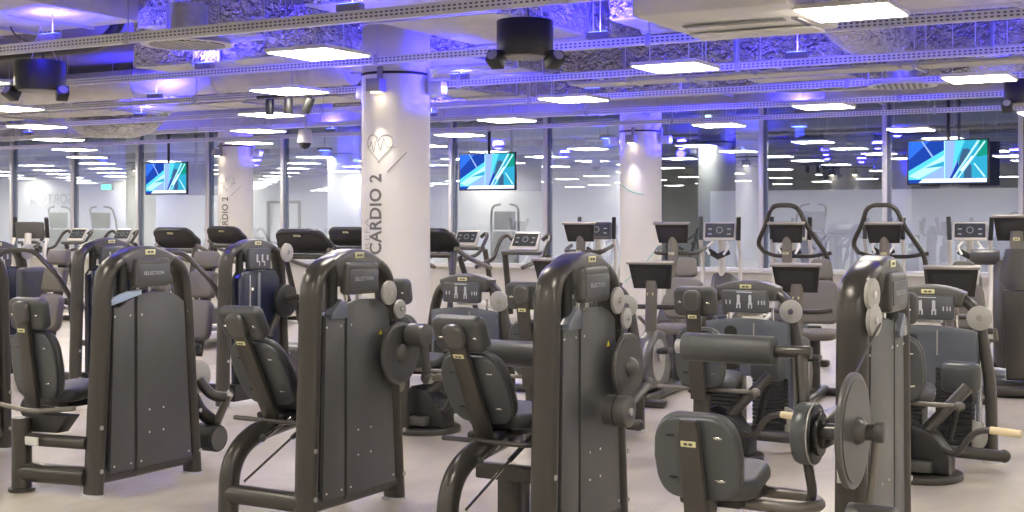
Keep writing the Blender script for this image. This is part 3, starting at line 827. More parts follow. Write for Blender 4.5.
# ---- machines B and C
def front_machine(x, label, weights):
    t = thing('selector_machine', label, 'gym machine', (x,5.57,0), group=RG)
    tower(t)
    seat(t, -.55,.36,.55, lean=.50)
    tray(t, -.55,.36,.50)
    arch_base(t, -.56, .02)
    cam_disc(t, T(.12,.72,.885), .18, .025)
    MB().cyl((.02,.72,.885),(.12,.72,.885),.04).build('cam_axle', M['frame'], t)
    pulley(t, T(.10,.64,1.24), .07); pulley(t, T(.10,.75,1.14), .055)
    if weights == 'up':
        c0 = (.24,.86,.99)
        w = MB().cyl((.15,.78,.99),(.27,.78,.99),.068,n=36,bev=.008).build('counterweight', M['cowl'], t)
        MB().sweep([(.24,.79,.97),(.24,.83,.74)], .03,.02,n=10).ball((.24,.83,.74),.04).build('crank_arm', M['cowl'], w)
        MB().cyl((.24,.83,.73),(.44,.86,.77),.02,n=12).build('crank_handle', M['frame2'], w)
        MB().ball((.26,.83,.73),.026).build('crank_bolt', M['silver'], w)
    else:
        w = MB().cyl((.12,.47,.69),(.25,.47,.69),.08,n=36,bev=.008).build('counterweight', M['cowl'], t)
        MB().cyl((.18,.47,.69),(.187,.47,.69),.082,n=36).build('weight_seam', M['black'], w)
        MB().cyl((.25,.47,.69),(.26,.47,.69),.02,n=12).build('weight_bolt', M['silver'], w)
        MB().sweep([(.22,.50,.71),(.22,.76,.80)], .02,.03,n=10).ball((.22,.76,.80),.035).build('crank_arm', M['cowl'], w)
    MB().slab([(.60,1.0),(.635,1.0),(.617,1.03)], .002, 'YZ', .0585, 0).build('warning_sticker', M['yellow'], t)
    # thigh roller held over the seat
    if weights != 'up':
        r = MB().cyl((-.84,.90,.90),(-.10,.90,.90),.075,n=32,bev=.02).build('thigh_roller', M['pad'], t)
        MB().cyl((-.10,.90,.90),(-.02,.85,.90),.03,n=14).build('roller_axle', M['frame'], r)
        MB().box((-.45,.55,.30),(.5,.05,.09),.01).box((-.35,.52,.30),(.15,.012,.055)).build('rating_bar', M['frame'], t)
        MB().box((-.50,.60,.15),(.14,.14,.26),.02).build('pedestal', M['frame'], t)
    else:
        MB().cyl((-.35,.98,.67),(-.05,.98,.67),.06,n=28,bev=.012).build('ankle_roller', M['pad2'], t)
        MB().sweep([(-.30,.72,.02),(-.30,.72,.48)], .035,n=12).build('inner_post', M['frame'], t)
    return t
front_machine(-4.43, 'grey weight machine left of centre, in front of the big white column', 'up')
front_machine(-2.98, 'grey weight machine in the centre foreground with a horizontal thigh roller', 'down')

# ---- machine D (right foreground, seen nearly edge on)
t = thing('selector_machine', 'tall weight machine at right seen edge on with big round disc', 'gym machine', (-1.49,5.57,0), group=RG)
tower(t, lean=(.04,.04), flip=True)
DX = t
cam_disc(t, T(.15,-.52,.845), .225, .025)
MB().cyl((.0,-.52,.83),(.25,-.52,.845),.032,n=20).build('cam_axle', M['frame'], t)
MB().cyl((.235,-.52,.845),(.275,-.52,.845),.04,n=20,bev=.01).build('axle_cap', M['cowl'], t)
MB().box((-.0,-.28,.82),(.10,.5,.12),.02).build('axle_bracket', M['frame'], t)
w = MB().cyl((-.07,-.52,.82),(.0,-.52,.82),.122,n=40,bev=.02).build('lever_disc', M['padback'], t)
MB().cyl((.0,-.52,.82),(.012,-.52,.82),.117,n=40,bev=.003).cyl((.012,-.52,.82),(.03,-.52,.82),.085,n=30).build('lever_disc_face', M['black'], w)
MB().cyl((-.003,-.52,.82),(.002,-.52,.82),.124,n=40).build('lever_disc_rim', M['silver'], w)
MB().sweep([(.24,-.52,.84),(.22,-.56,.52)], .016,n=10).build('counterweight_arm', M['frame2'], t)
MB().cyl((.14,-.56,.50),(.32,-.56,.50),.075,n=36,bev=.01).build('counterweight', M['cowl'], t)
pulley(t, T(.095,-.01,1.345)@RZ(-.15), .068); pulley(t, T(.10,.0,1.235)@RZ(-.15), .068)
MB().sweep([(.115,.05,1.22),(.115,-.30,1.07),(.13,-.62,.95)], .005,n=6).build('cable', M['black'], t)
MB().box((.0,-.046,.57),(.09,.006,.06),.001).build('rating_label', M['label'], t)
# roller and its arm
r = MB().cyl((-.60,-.40,1.125),(-.20,-.40,1.125),.060,n=36,bev=.014).build('thigh_roller', M['pad'], t)
MB().cyl((-.20,-.40,1.125),(-.05,-.40,1.125),.026,n=16,bev=.004).build('roller_axle', M['frame'], r)
MB().cyl((-.63,-.40,1.125),(-.60,-.40,1.125),.03,n=16).build('roller_end', M['silver'], r)
MB().sweep([(-.09,-.40,1.125),(-.05,-.48,.88)], .022,n=12).sweep([(-.12,-.40,1.125),(-.08,-.5,.88)], .008,n=8).build('roller_arm', M['frame'], r)
MB().sweep(fillet([(-.05,-.50,.78),(-.02,-.48,.58),(-.04,-.46,.54)],.04), .02,n=12).build('lower_arm', M['frame'], t)
MB().sweep(fillet([(-.45,-.58,.53),(-.08,-.58,.53),(.02,-.47,.53),(-.08,-.32,.53),(-.45,-.32,.53)],.07), .024,n=12).build('bumper_loop', M['frame2'], t)
seat(t, -.39,-.80,.56, lean=.22, L=.34, head=False, w=.36, bh=.35, spine_w=.085, sw=.38, sl=.44)
MB().sweep([(-.39,-.75,.02),(-.39,-.70,.56)], .05,.05,n=14).sweep([(-.39,-.70,.12),(-.05,0,.12)], .05,n=14).build('bench_post', M['frame'], t)
MB().cyl((-.39,-.75,0),(-.39,-.75,.02),.07).build('foot', M['alu'], t)

# ---- machine E (cut off at the left edge)
t = thing('selector_machine', 'weight machine cut off by the left edge of the picture', 'gym machine', (-7.85,5.57,0), group=RG)
tower(t, lean=(.05,.03))
seat(t, -.53,.0,.53, lean=.14, L=.60)
MB().sweep([(-.53,-.08,.02),(-.53,-.08,.45)], .06,.06,n=16).build('bench_post', M['frame'], t)
MB().sweep([(-.53,-.08,.12),(-.05,.0,.12)], .06, n=16).build('cross_tube', M['frame'], t)
MB().cyl((.10,.98,.30),(.28,.98,.30),.085,n=30,bev=.01).build('ankle_roller', M['rubber'], t)
MB().cyl((.05,.95,.48),(.42,1.0,.46),.03,n=12).sweep([(.28,.98,.46),(.2,.98,.3)],.025,n=10).build('lever_arm', M['frame2'], t)

# ---- second row F and G: navy guards, tall seats
def chest_machine(x, label, seat_dx, disc=True):
    t = thing('selector_machine', label, 'gym machine', (x,8.75,0), group='navy shielded weight machines in the second row')
    tower(t, 'navy', lean=(.04,.08), Hh=1.44)
    if disc: pulley(t, T(.15,.70,1.36), .085)
    # tall three part seat, faces the camera side
    sx = seat_dx
    X = T(sx,.36,.50) @ RX(-.22)
    MB(X).slab(rrect(.30,.16,.03,4,0,.80,.28), .08, 'XZ', -.02, .03, seg=3).build('headrest', M['pad2'], t)
    MB(X).slab(rrect(.31,.25,.03,4,0,.565), .08, 'XZ', -.02, .03, seg=3).build('upper_backrest', M['pad2'], t)
    MB(X).slab(rrect(.36,.38,.08,5,0,.23,.33), .09, 'XZ', -.02, .035, seg=3).build('backrest', M['pad2'], t)
    MB(X).slab([(-.05,-.1),(.05,-.1),(.05,.85),(-.05,.85)], .05, 'XZ', .05, .01).build('back_spine', M['frame'], t)
    MB(T(sx,.11,.48)).slab(rrect(.38,.40,.1,5), .09, 'XY', 0, .035, seg=3).build('seat_pad', M['pad'], t)
    MB().sweep([(sx,.30,.02),(sx,.22,.44)], .05,n=14).sweep([(sx,.30,.12),(0,.30,.12)], .045,n=14).build('bench_post', M['frame'], t)
    # overhead press handle arch
    MB().sweep(fillet([(sx-.30,-.05,1.22),(sx-.22,.02,1.36),(sx+.10,.10,1.37),(sx+.36,.2,1.10),(sx+.40,.3,.90)],.10), .024,n=12).build('handle_arch', M['frame'], t)
    MB().sweep([(sx+.40,.3,.9),(sx+.30,.45,.45)], .03,n=12).sweep([(sx+.30,.45,.45),(-.02,.5,.4)],.03,n=10).build('press_arm', M['cowl'], t)
    # pivot disc past the rear post with levers
    d = MB().cyl((.14,.66,.92),(.19,.66,.92),.15,n=36,bev=.012).build('pivot_disc', M['black'], t)
    MB().sweep(fillet([(.19,.66,.94),(.36,.66,.97),(.44,.72,.80),(.40,.76,.62)],.08), .03,n=12).build('lever_arm', M['frame'], d)
    MB().sweep([(.10,.5,.60),(.14,.66,.92)], .03,n=10).build('pivot_stay', M['frame'], t)
    MB().cyl((.30,.74,.98),(.48,.74,1.0),.05,n=24,bev=.01).build('arm_roller', M['pad2'], d)
    return t
chest_machine(-9.72, 'navy shielded weight machine behind the leftmost grey tower', -.80, False)
chest_machine(-7.88, 'navy shielded weight machine with silver disc, left of the big column', -.66)
t = thing('selector_machine', 'dark blue shielded machine peeking in at the left edge', 'gym machine', (-11.35,8.75,0), group='navy shielded weight machines in the second row')
tower(t, 'navy', Hh=1.40); pulley(t, T(.15,.70,1.33), .085)
MB().box((.45,.5,.95),(.12,.35,.45),.05,seg=3).build('arm_pad', M['pad'], t); MB().sweep([(.05,.5,.75),(.45,.5,.75)],.03).build('pad_arm', M['frame'], t)

# ------------------------------------------------------------------ front facing low machines (H, I, J, K)
def thigh_machine(x, label, headrest=True, knee=True):
    t = thing('thigh_machine', label, 'gym machine', (x,9.4,0), group='low thigh machines with curved arch frames')
    pts = fillet([(-.41,0,.02),(-.40,0,.55),(-.31,0,1.04),(-.20,0,1.13),(0,0,1.155),(.20,0,1.13),(.31,0,1.04),(.40,0,.55),(.41,0,.02)], [.2,.16,.1,.2,.1,.16,.2], 6)
    MB().sweep(pts, .055, .04, axis=(0,1,0), n=18).build('arch_frame', M['frame'], t)
    for sx in (-1,1): MB().cyl((.41*sx,0,0),(.41*sx,0,.02),.062,n=24).build('foot', M['alu'], t)
    MB().sweep([(-.4,0,.10),(.4,0,.10)], .04,n=12).build('base_tube', M['frame'], t)
    top = [(-.24+.04*k, 1.21-.05*(abs(-.24+.04*k)/.24)**2) for k in range(13)]
    cw = MB().slab(top+[(.22,1.06),(-.22,1.06)], .17, 'XZ', -.01, .025, seg=3).build('top_cowl', M['cowl'], t)
    badge(cw, T(0,-.098,1.165), .09, .03)
    dp = MB().slab(rrect(.36,.17,.02,3,0,1.055), .05, 'XZ', -.10, .012).build('display_panel', M['panel'], t)
    for q in (-.045,.045):
        MB().cyl((q,-.126,1.095),(q,-.128,1.095),.012,n=10).box((q,-.127,1.06),(.022,.002,.055)).box((q-.010,-.127,1.025),(.01,.002,.04)).box((q+.012,-.127,1.025),(.01,.002,.04)).build('instruction_figure', M['ink'], dp)
    for q in (-.14,-.11,.11,.135,.155): MB().box((q,-.127,1.05),(.008,.002,.03)).build('printed_mark', M['ink'], dp)
    MB().box((0,-.127,1.125),(.12,.002,.007)).build('printed_mark', M['ink'], dp)
    MB().box((0,-.02,.955),(.16,.08,.02),.004).build('selector_rail', M['white'], t)
    # weight stack with slate blue guard
    N = MB()
    for sx in (-1,1):
        for k in range(18): N.box((sx*.17,-.02,.10+.031*k),(.24,.14,.027),.003,seg=1)
    N.build('weight_stack', M['stack'], t)
    MB().box((-.03,-.04,.45),(.035,.012,.62)).build('stack_scale', M['silver'], t)
    for q in (-.17,.17): MB().cyl((q,.02,.7),(q,.02,1.0),.01,n=8).build('guide_rod', M['chrome'], t)
    gp = [(-.32,.50),(.32,.50),(.32,.86)]+[(.32-.064*k, .90+.03*math.sin(PI*k/10)) for k in range(11)]+[(-.32,.86)]
    gd = MB().slab(gp, .015, 'XZ', -.075, .006).box((-.32,.02,.5),(.015,.16,.8),.004).box((.32,.02,.5),(.015,.16,.8),.004).build('guard_shield', M['slate'], t)
    MB().slab(rrect(.10,.34,.045,5,-.12,.70), .004, 'XZ', -.086, .001).build('guard_slot', M['black'], gd)
    MB().box((.06,-.085,.81),(.01,.004,.17)).build('guard_seam', M['silver'], gd)
    pulley(t, T(.34,-.075,.99) @ RZ(-PI/2), .085)
    pulley(t, T(.28,-.06,.18) @ RZ(-PI/2), .11)
    # seat in front of the stack, user faces the stack
    seat(t, 0,-1.05,.50, lean=.17, L=.66, w=.36, bh=.42, head=headrest)
    MB().sweep([(0,-1.0,.02),(0,-.98,.46)], .06,.05,n=14).sweep([(0,-1.0,.10),(0,0,.10)], .045,n=14).build('bench_post', M['frame'], t)
    MB().sweep([(-.34,-.95,.50),(.36,-.95,.50)], .015,n=10).ball((.37,-.95,.50),(.035,.03,.03)).build('cross_bar', M['frame2'], t)
    # pivoting leg mechanism on a round foot plate
    MB().cyl((.08,-.78,0),(.08,-.78,.045),.28,n=40,bev=.012).build('round_foot_plate', M['frame'], t)
    m_ = MB().slab([(-.02,.05),(.30,.05),(.30,.16),(.20,.30),(.02,.36),(-.04,.30)], .20, 'XZ', -.80, .015).build('lever_block', M['black'], t)
    MB().box((.12,-.93,.10),(.16,.08,.07),.01).build('lever_bracket', M['cowl'], m_)
    MB().sweep([(.10,-.82,.27),(.36,-.62,.58)], .038,.038,n=12).build('leg_arm', M['frame'], t)
    lv = MB().sweep(fillet([(.22,-.85,.22),(.34,-.92,.18),(.44,-.95,.33),(.52,-.98,.37),(.68,-1.0,.37)],.07), .02,n=12).build('hand_lever', M['frame'], t)
    MB().sweep([(.56,-.985,.37),(.74,-1.005,.365)], .024,n=14).build('cream_grip', M['grip'], lv)
    MB().sweep([(.20,-.5,.14),(.52,-.30,.10)], .04,n=12).ball((.53,-.29,.10),.045).build('stabiliser_arm', M['frame'], t)
    if knee:
        MB().box((.28,-.42,.62),(.26,.12,.21),.055,seg=4).build('knee_pad', M['padback'], t)
        MB().sweep([(.28,-.38,.56),(.20,-.40,.2)], .025,n=10).build('knee_pad_post', M['black'], t)
    # far side twin pad
    MB().box((-.26,-.42,.60),(.22,.12,.17),.05,seg=4).build('knee_pad', M['padback'], t)
    return t
thigh_machine(-5.74, 'low curved arch thigh machine between the big column and centre tower')
thigh_machine(-4.58, 'low curved arch thigh machine mostly hidden behind the centre tower')
thigh_machine(-3.27, 'low curved arch thigh machine right of centre, behind the thigh roller')
thigh_machine(-1.95, 'low curved arch thigh machine at right with bright slate blue shield')

# ------------------------------------------------------------------ cardio: console from behind
def console_back(root, X, w=.42, h=.24, tilt=-.30, mm='screen'):
    """shell seen from the back; screen on the far side"""
    Y = X @ RX(tilt)
    b = MB(Y).slab([(-w*.42,-h/2),(w*.42,-h/2),(w*.5,h/2),(-w*.5,h/2)], .035, 'XZ', 0, .01).build('console', M['black'], root)
    MB(Y).slab([(-w*.53,h/2-.012),(w*.53,h/2-.012),(w*.53,h/2+.01),(-w*.53,h/2+.01)], .065, 'XZ', 0, .008).build('console_rim', M['bezel'], b)
    MB(Y).box((0,.020,0),(w*.8,.006,h*.85)).build('screen', M['screen'], b)
    MB(Y).slab([(-w*.33,-h*.30),(w*.33,-h*.30),(w*.36,h*.28),(-w*.36,h*.28)], .004, 'XZ', -.0195, .001).build('back_panel', M['dark'], b)
    return b

def recumbent_bike(p, label):
    t = thing('recumbent_bike', label, 'exercise bike', (p[0],p[1],0), math.radians(6), group='recumbent bikes facing the camera')
    console_back(t, T(0,-.02,1.15), .42, .25, .28)
    po = MB().sweep([(0,.0,1.10),(0,-.03,.75),(0,-.02,.50)], .055,.05,n=16).build('console_post', M['frame2'], t)
    badge(po, T(0,-.055,.98), .06,.025)
    # drive housing
    hs = MB().slab([(-.45,.12),(.30,.12),(.38,.30),(.20,.62),(-.02,.66),(-.30,.55),(-.48,.32)], .16, 'YZ', 0, .05, seg=4).build('drive_housing', M['cowl'], t)
    MB().cyl((-.09,-.05,.38),(.09,-.05,.38),.19,n=36,bev=.01).build('drive_disc', M['silver'], hs)
    for sx in (-1,1):
        k = MB().sweep([(.10*sx,-.05,.38),(.12*sx,-.05-.13*sx,.38+.10*sx)], .018,n=10).build('crank', M['whitetr'], t)
        MB().box((.18*sx,-.05-.13*sx,.38+.10*sx),(.11,.20,.05),.02,X=None).build('pedal', M['black'], k)
    MB().box((0,.35,.06),(.18,1.5,.08),.03,seg=3).build('base_beam', M['frame'], t)
    MB().box((0,-.45,.04),(.55,.12,.07),.03,seg=3).build('stabiliser', M['frame'], t)
    MB().box((0,1.08,.04),(.55,.12,.07),.03,seg=3).build('stabiliser', M['frame'], t)
    MB().sweep(fillet([(-.30,.02,.88),(-.20,.0,.86),(.20,.0,.86),(.30,.02,.88)],.06), .022,n=10).build('front_handlebar', M['frame'], t)
    # seat
    MB(T(0,.78,.60)).slab(rrect(.42,.40,.12,6), .09, 'XY', 0, .035, seg=3).build('seat_pad', M['pad2'], t)
    MB(T(.0,1.0,.62) @ RX(-.2)).slab(rrect(.42,.42,.10,6,0,.27,.36), .07, 'XZ', 0, .03, seg=3).build('backrest', M['pad2'], t)
    MB(T(.0,1.03,.62) @ RX(-.2)).slab(rrect(.24,.20,.05,5,0,.58,.20), .06, 'XZ', 0, .025, seg=3).build('upper_backrest', M['pad2'], t)
    MB().sweep([(0,.85,.10),(0,.85,.56)], .05,n=14).build('seat_post', M['frame'], t)
    MB().sweep(fillet([(-.30,.55,.72),(-.30,.85,.60),(.30,.85,.60),(.30,.55,.72)],.06), .018,n=10).build('seat_handles', M['frame2'], t)
    return t
recumbent_bike((-6.02,11.5), 'recumbent bike with dark console just left of the centre tower')
recumbent_bike((-4.80,11.1), 'recumbent bike with dark console just right of the centre tower')
recumbent_bike((-3.45,11.15), 'recumbent bike with dark console behind the low machine right of centre')
recumbent_bike((-2.15,11.2), 'recumbent bike with dark console left of the tall right edge machine')

def climber(p, label, arch=True, rz=4, tall=0.0):
    t = thing('upright_bike', label, 'exercise bike', (p[0],p[1],0), math.radians(rz), group='tall bikes in the row behind the recumbent bikes')
    console_back(t, T(0,-.02,1.52+tall), .38, .22, .3)
    po = MB().sweep([(0,.02,1.48+tall),(0,-.02,1.1),(0,.05,.60)], .055,.05,n=16).build('console_post', M['frame2'], t)
    badge(po, T(0,-.055,1.30+tall), .06,.025)
    MB().slab([(-.30,.10),(.50,.10),(.52,.45),(.25,.82),(-.05,.86),(-.28,.60)], .22, 'YZ', 0, .06, seg=4).build('drive_housing', M['cowl'], t)
    MB().cyl((-.125,.05,.42),(.125,.05,.42),.2,n=36,bev=.01).build('drive_disc', M['pad2'], t)
    for sx in (-1,1):
        k = MB().sweep([(.13*sx,.05,.42),(.15*sx,.05+.13*sx,.36)], .018,n=10).build('crank', M['whitetr'], t)
        MB().box((.21*sx,.05+.13*sx,.35),(.10,.22,.04),.015).build('pedal', M['black'], k)
    MB().box((0,-.32,.04),(.58,.13,.08),.03,seg=3).build('stabiliser', M['frame'], t)
    MB().box((0,.80,.04),(.58,.13,.08),.03,seg=3).build('stabiliser', M['frame'], t)
    MB().box((0,.25,.08),(.14,1.1,.08),.03,seg=3).build('base_beam', M['frame'], t)
    MB().box((0,.62,.93),(.22,.28,.09),.04,seg=3).build('saddle', M['pad'], t)
    MB().sweep([(0,.62,.9),(0,.52,.5)], .035,n=12).build('saddle_post', M['frame'], t)
    if arch:
        MB().sweep(fillet([(-.34,.35,1.30),(-.36,.12,1.40),(-.24,.05,1.62),(-.19,.05,1.82),(.10,.05,1.82),(.19,.08,1.60),(.38,.25,1.28),(.40,.36,.95)],.10), .026,n=12).build('handle_arch', M['frame'], t)
        MB().sweep(fillet([(-.34,.35,1.30),(-.2,.3,1.26),(.2,.3,1.26),(.42,.28,1.30)],.06), .022,n=10).build('cross_handle', M['frame'], t)
    else:
        MB().sweep(fillet([(-.26,.35,1.36),(-.24,.08,1.30),(.24,.08,1.30),(.26,.35,1.36)],.08), .022,n=10).build('handlebar', M['frame'], t)
    return t
climber((-6.68,13.4), 'tall bike console poking up behind the centre tower top', False)
climber((-5.42,13.1), 'tall bike with tilted console beside the green-striped column', False)
climber((-4.38,13.8), 'tall machine with arched handle rail right of the green-striped column')
climber((-3.42,14.15), 'tall machine with arched handle rail above the edge on tower')

# big stepper at the right edge
t = thing('stair_stepper', 'bulky grey stepper machine with console at the right edge', 'gym machine', (-2.0,13.6,0), math.radians(8))
console_back(t, T(.02,-.42,1.58), .46, .24, .2)
po = MB().sweep([(0,-.42,1.55),(0,-.45,1.30)], .06,n=18).build('console_post', M['frame2'], t)
badge(po, T(0,-.515,1.48), .06,.03)
MB().sweep([(0,-.40,1.38),(0,-.42,1.10),(0,-.40,.75)], lambda k: .10+.07*math.sin(PI*min(1,k*1.2)), lambda k:.12, n=20).build('neck', M['cowl'], t)
MB().slab([(-.5,.25),(.5,.25),(.55,.6),(.35,1.05),(-.1,1.30),(-.42,1.28),(-.55,.9)], .42, 'YZ', 0, .10, seg=4).build('body', M['cowl'], t)
MB().slab([(-.09,.15),(.09,.15),(.12,1.0),(-.12,1.0)], .10, 'XZ', -.55, .03, seg=3).build('front_leg', M['frame'], t)
MB().box((0,0,.06),(.85,1.5,.10),.04,seg=3).build('base', M['frame'], t)
MB().cyl((-.42,-.30,1.30),(-.15,-.30,1.30),.075,n=24,bev=.01).build('side_roller', M['cowl'], t)
for sx in (-1,1):
    MB().sweep(fillet([(.36*sx,-.2,.2),(.38*sx,-.1,1.0),(.36*sx,.3,1.35),(.34*sx,.7,1.35)],.12), .03,n=12).build('hand_rail', M['whitetr'], t)
    MB().box((.24*sx,.55,.30+.1*sx),(.20,.45,.06),.02).build('step_pedal', M['black'], t)

# ellipticals near the glass, consoles towards us
def elliptical(p, label, rz=0, lit='con_glow', fm='white'):
    t = thing('elliptical_trainer', label, 'elliptical trainer', (p[0],p[1],0), math.radians(rz), group='elliptical trainers by the glass')
    X = T(0,0,1.50) @ RX(.35 - .5)
    fr = MB(X).slab(rrect(.46,.26,.03,4), .05, 'XZ', 0, .012).build('console_frame', M[fm], t)
    sc = MB(X).box((0,-.027,.01),(.41,.006,.20)).build('screen', M['screen'], fr)
    g = MB(X)
    g.sweep([(.042*math.cos(a_),-.032,.015+.042*math.sin(a_)) for a_ in [2*PI*k/16 for k in range(17)]], .004, n=5)
    for q in (-.135,.135):
        for v in (.03,-.04): MB(X).box((q,-.032,v),(.05,.002,.014)).build('screen_mark', M[lit], sc)
    g.build('screen_graphics', M[lit], sc)
    MB().sweep([(0,.06,1.45),(0,.12,1.0),(0,.15,.3)], .05,.06,n=14).build('mast', M['whitetr'], t)
    MB().sweep([(-.14,-.05,1.22),(0,-.12,1.15),(.14,-.05,1.22)], .045,n=12).build('cup_tray', M['black'], t)
    hs = MB().slab([(-.15,.1),(.75,.1),(.78,.5),(.55,.86),(.1,.92),(-.12,.6)], .30, 'YZ', 0, .08, seg=4).build('drive_housing', M['cowl'], t)
    badge(hs, T(0,-.2,.55), .08,.04)
    for sx in (-1,1):
        a = MB().sweep(fillet([(.26*sx,-.55,.30),(.27*sx,.05,.62),(.27*sx,.10,1.15),(.27*sx,-.04,1.38)],.18), .028,n=12).build('swing_arm', M['whitetr'], t)
        MB().sweep([(.27*sx,-.04,1.38),(.29*sx,-.02-.08*sx,1.70)], .032,n=12).build('grip', M['black'], a)
        MB().box((.20*sx,-.70-.2*sx,.30+.06*sx),(.16,.42,.06),.025).build('foot_plate', M['black'], t)
        MB().sweep([(.20*sx,-1.0,.22),(.20*sx,.1,.42)], .03,n=10).build('rail_bar', M['whitetr'], t)
        MB().sweep(fillet([(.10*sx,.0,1.35),(.16*sx,-.16,1.28),(.10*sx,-.2,1.18)],.06), .018,n=8).build('fixed_handle', M['white'], t)
    MB().box((0,-.2,.05),(.22,1.9,.08),.03).build('base_beam', M['frame'], t)
    MB().box((0,-1.1,.05),(.6,.12,.09),.03).build('stabiliser', M['frame'], t)
    MB().box((0,.75,.05),(.6,.12,.09),.03).build('stabiliser', M['frame'], t)
    return t
for (px, d, lab, rz, lit) in ((720,18.3,'elliptical trainer with lit console right of the green-striped column',6,'con_glow'),
        (970,18.3,'elliptical trainer with white framed console near the right edge',8,'con_glow'),
        (791,18.8,'elliptical trainer with purple screen glimpsed behind the arched rail',6,'con_blue'),
        (597,19.6,'elliptical trainer left of the green-striped column, pale swing arm raised',10,'con_glow'),
        (884,19.2,'elliptical trainer behind the arched rail above the edge on tower',6,'con_glow')):
    q = at(px, d, z=0); elliptical((q.x,q.y), lab, rz, lit, 'cowl' if px in (597,884) else 'whitetr')
q = at(30, 20.5, z=0); elliptical((q.x,q.y), 'elliptical trainer with raised dark grip at far left', 205, 'con_glow', 'cowl')

# treadmills ---------------------------------------------------------------
def treadmill_front(p, label, rz=0, w=.72, h=1.52):
    """hood towards the camera, runner would face us"""
    t = thing('treadmill', label, 'treadmill', (p[0],p[1],0), math.radians(rz), group='treadmills with dark rounded hoods facing the camera')
    hood = []
    for k in range(25):
        a = PI*k/24; hood.append((w/2*math.copysign(abs(math.cos(a))**.6, math.cos(a)), .02+.0*k+.07*abs(math.sin(a))**.7))
    X = T(0,0,h-.09) @ RX(.75)
    o = MB(X).slab(rrect(w,.34,.13,7,0,0,w*.9), .08, 'XZ', 0, .035, seg=4).build('console_hood', M['black'], t)
    badge(o, X @ T(0,-.043,.12), .09,.028)
    MB(X).box((0,.045,.02),(w*.62,.01,.24),.004).build('screen', M['screen'], o)
    MB().sweep(fillet([(-w*.46,.0,h-.18),(-w*.52,.25,h-.30),(-w*.53,.75,h-.42)],.15), .028,n=10).build('arm_rest', M['frame2'], t)
    MB().sweep(fillet([(w*.46,.0,h-.18),(w*.52,.25,h-.30),(w*.53,.75,h-.42)],.15), .028,n=10).build('arm_rest', M['frame2'], t)
    for sx in (-1,1):
        MB().sweep([(sx*w*.40,.03,h-.22),(sx*w*.56,-.30,.25)], .04,.032,n=12).build('upright', M['frame'], t)
        MB().sweep([(sx*w*.44,.12,h-.28),(sx*w*.56,.62,.22)], .035,.03,n=12).build('rear_stay', M['frame'], t)
        MB().box((sx*w*.52,.62,.17),(.12,2.0,.10),.03).build('side_rail', M['whitetr'], t)
    MB().sweep([(-w*.42,.03,h-.26),(w*.42,.03,h-.26)], .03,n=10).build('cross_bar', M['frame'], t)
    MB().slab([(-w*.52,.05),(w*.52,.05),(w*.5,.26),(w*.42,.33),(-w*.42,.33),(-w*.5,.26)], .45, 'XZ', -.22, .05, seg=3).build('motor_cover', M['cowl'], t)
    MB().box((0,.72,.16),(w*.86,1.7,.05),.01).build('belt', M['rubber'], t)
    MB().cyl((-w*.55,-.15,.12),(w*.55,-.15,.12),.05).cyl((-w*.5,1.5,.08),(w*.5,1.5,.08),.05).build('roller_foot', M['black'], t)
    return t
for (px, d, lab, rz) in ((303,14.2,'treadmill with large dark hood just left of the big column',3),
        (430,14.8,'treadmill with dark hood half hidden behind the big column',3),
        (176,16.8,'treadmill with dark hood above the leftmost grey tower',3),
        (226,20.0,'treadmill with dark hood in front of the distant lettered column',3),
        (350,18.2,'treadmill with dark hood behind, touching the big column left edge',3)):
    q = at(px, d, z=0); treadmill_front((q.x,q.y), lab, rz)

def treadmill_back(p, label, rz=0):
    """console screen towards the camera, deck towards us"""
    t = thing('treadmill', label, 'treadmill', (p[0],p[1],0), math.radians(rz), group='treadmills with pale framed consoles by the glass')
    X = T(0,0,1.36) @ RX(-.55)
    fr = MB(X).slab(rrect(.46,.30,.03,4,0,0,.40), .05, 'XZ', 0, .012).build('console_frame', M['whitetr'], t)
    sc = MB(X).box((0,-.027,.01),(.37,.006,.20)).build('screen', M['screen'], fr)
    g = MB(X)
    g.sweep([(.042*math.cos(a_),-.032,.015+.042*math.sin(a_)) for a_ in [2*PI*k/16 for k in range(17)]], .005, n=5)
    for q in (-.125,.125):
        for v in (.04,-.03): MB(X).box((q,-.032,v),(.05,.002,.016)).build('screen_mark', M['con_glow'], sc)
    g.build('screen_graphics', M['con_glow'], sc)
    MB().box((0,-.05,1.20),(.66,.20,.06),.025,seg=3).build('console_shelf', M['cowl'], t)
    for sx in (-1,1):
        MB().sweep(fillet([(.24*sx,.04,1.38),(.33*sx,.06,1.46),(.40*sx,-.02,1.40),(.38*sx,-.25,1.12),(.36*sx,-.75,1.02)],.10), .03,n=10).build('hand_rail', M['frame'], t)
        MB().sweep([(.34*sx,.0,1.18),(.38*sx,.25,.2)], .045,.04,n=12).build('upright', M['frame'], t)
        MB().box((.37*sx,-.6,.17),(.12,2.0,.10),.03).build('side_rail', M['whitetr'], t)
    MB().slab(rrect(.80,.26,.06,4,0,.19), .4, 'XZ', .32, .05, seg=3).build('motor_cover', M['whitetr'], t)
    MB().box((0,-.65,.16),(.62,1.7,.05),.01).build('belt', M['rubber'], t)
    MB().cyl((-.4,-1.4,.08),(.4,-1.4,.08),.05).cyl((-.4,.3,.10),(.4,.3,.10),.05).build('roller_foot', M['black'], t)
    return t
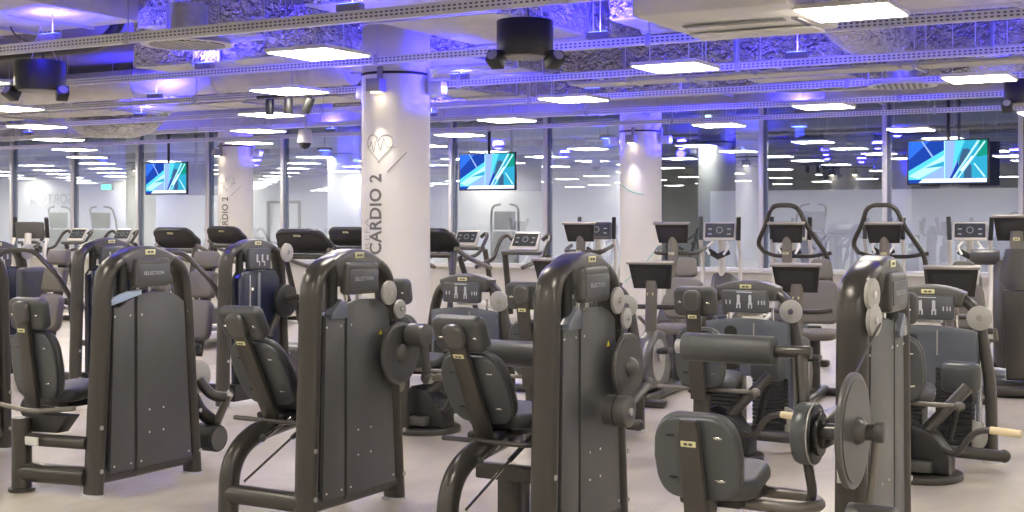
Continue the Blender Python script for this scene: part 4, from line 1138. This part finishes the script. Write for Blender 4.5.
NM = {526:'treadmill with white framed console right of the middle television column gap',467:'treadmill with white framed console just right of the big column'}
for (px, d, lab, rz) in ((526,18.3,'treadmill with white framed lit console left of the centre tower top',0),
        (467,21.3,'treadmill with white framed console just right of the big column',0),
        (34,27.0,'treadmill with pale console at far left, beside the raised dark grip',0),
        (78,26.2,'treadmill with pale console under the far left glass lettering',0),
        (123,25.6,'treadmill with pale console over the leftmost navy machine',0),
        (-14,27.5,'treadmill with pale console clipped by the left edge',0)):
    q = at(px, d, z=0); treadmill_back((q.x,min(q.y,20.6)), lab, rz)

# low light seat-height things on the far left: white bench bodies of treadmill row
def stepper_frame(p, label, rz=0):
    t = thing('stair_climber', label, 'gym machine', (p[0],p[1],0), math.radians(rz), group='stair climbers behind the glass')
    MB().slab([(-.3,.1),(.7,.1),(.6,.5),(.1,1.35),(-.2,1.4)], .55, 'YZ', 0, .06, seg=3).build('body', M['grey'], t)
    MB().box((0,-.1,1.65),(.5,.06,.42),.03).build('console', M['grey'], t)
    for sx in (-1,1):
        MB().sweep(fillet([(.3*sx,.6,.4),(.32*sx,.2,1.6),(.30*sx,-.1,1.98),(.10*sx,-.2,2.02)],.15), .025,n=8).build('hand_rail', M['grey'], t)
    MB().box((0,.2,.06),(.75,1.3,.10),.03).build('base', M['grey'], t)
    return t
for (px, d, lab) in ((60,36,'grey stair climber behind the far left glass'),(102,35,'grey stair climber behind the glass left of the pale column'),
                     (505,30,'grey machine with curved handles behind glass under the middle television'),
                     (812,29,'grey machine with raised arm behind glass, left of arched rail')):
    q = at(px, d, z=0); stepper_frame((q.x,q.y), lab, 30)

# ------------------------------------------------------------------ world and view
w = bpy.data.worlds.new('night'); SC.world = w; w.use_nodes = True
w.node_tree.nodes['Background'].inputs[0].default_value = (.05,.07,.12,1)
w.node_tree.nodes['Background'].inputs[1].default_value = .3
vs = SC.view_settings
vs.view_transform = 'Standard'; vs.look = 'None'; vs.gamma = 1.0; vs.use_curve_mapping = False; vs.exposure = 0.92
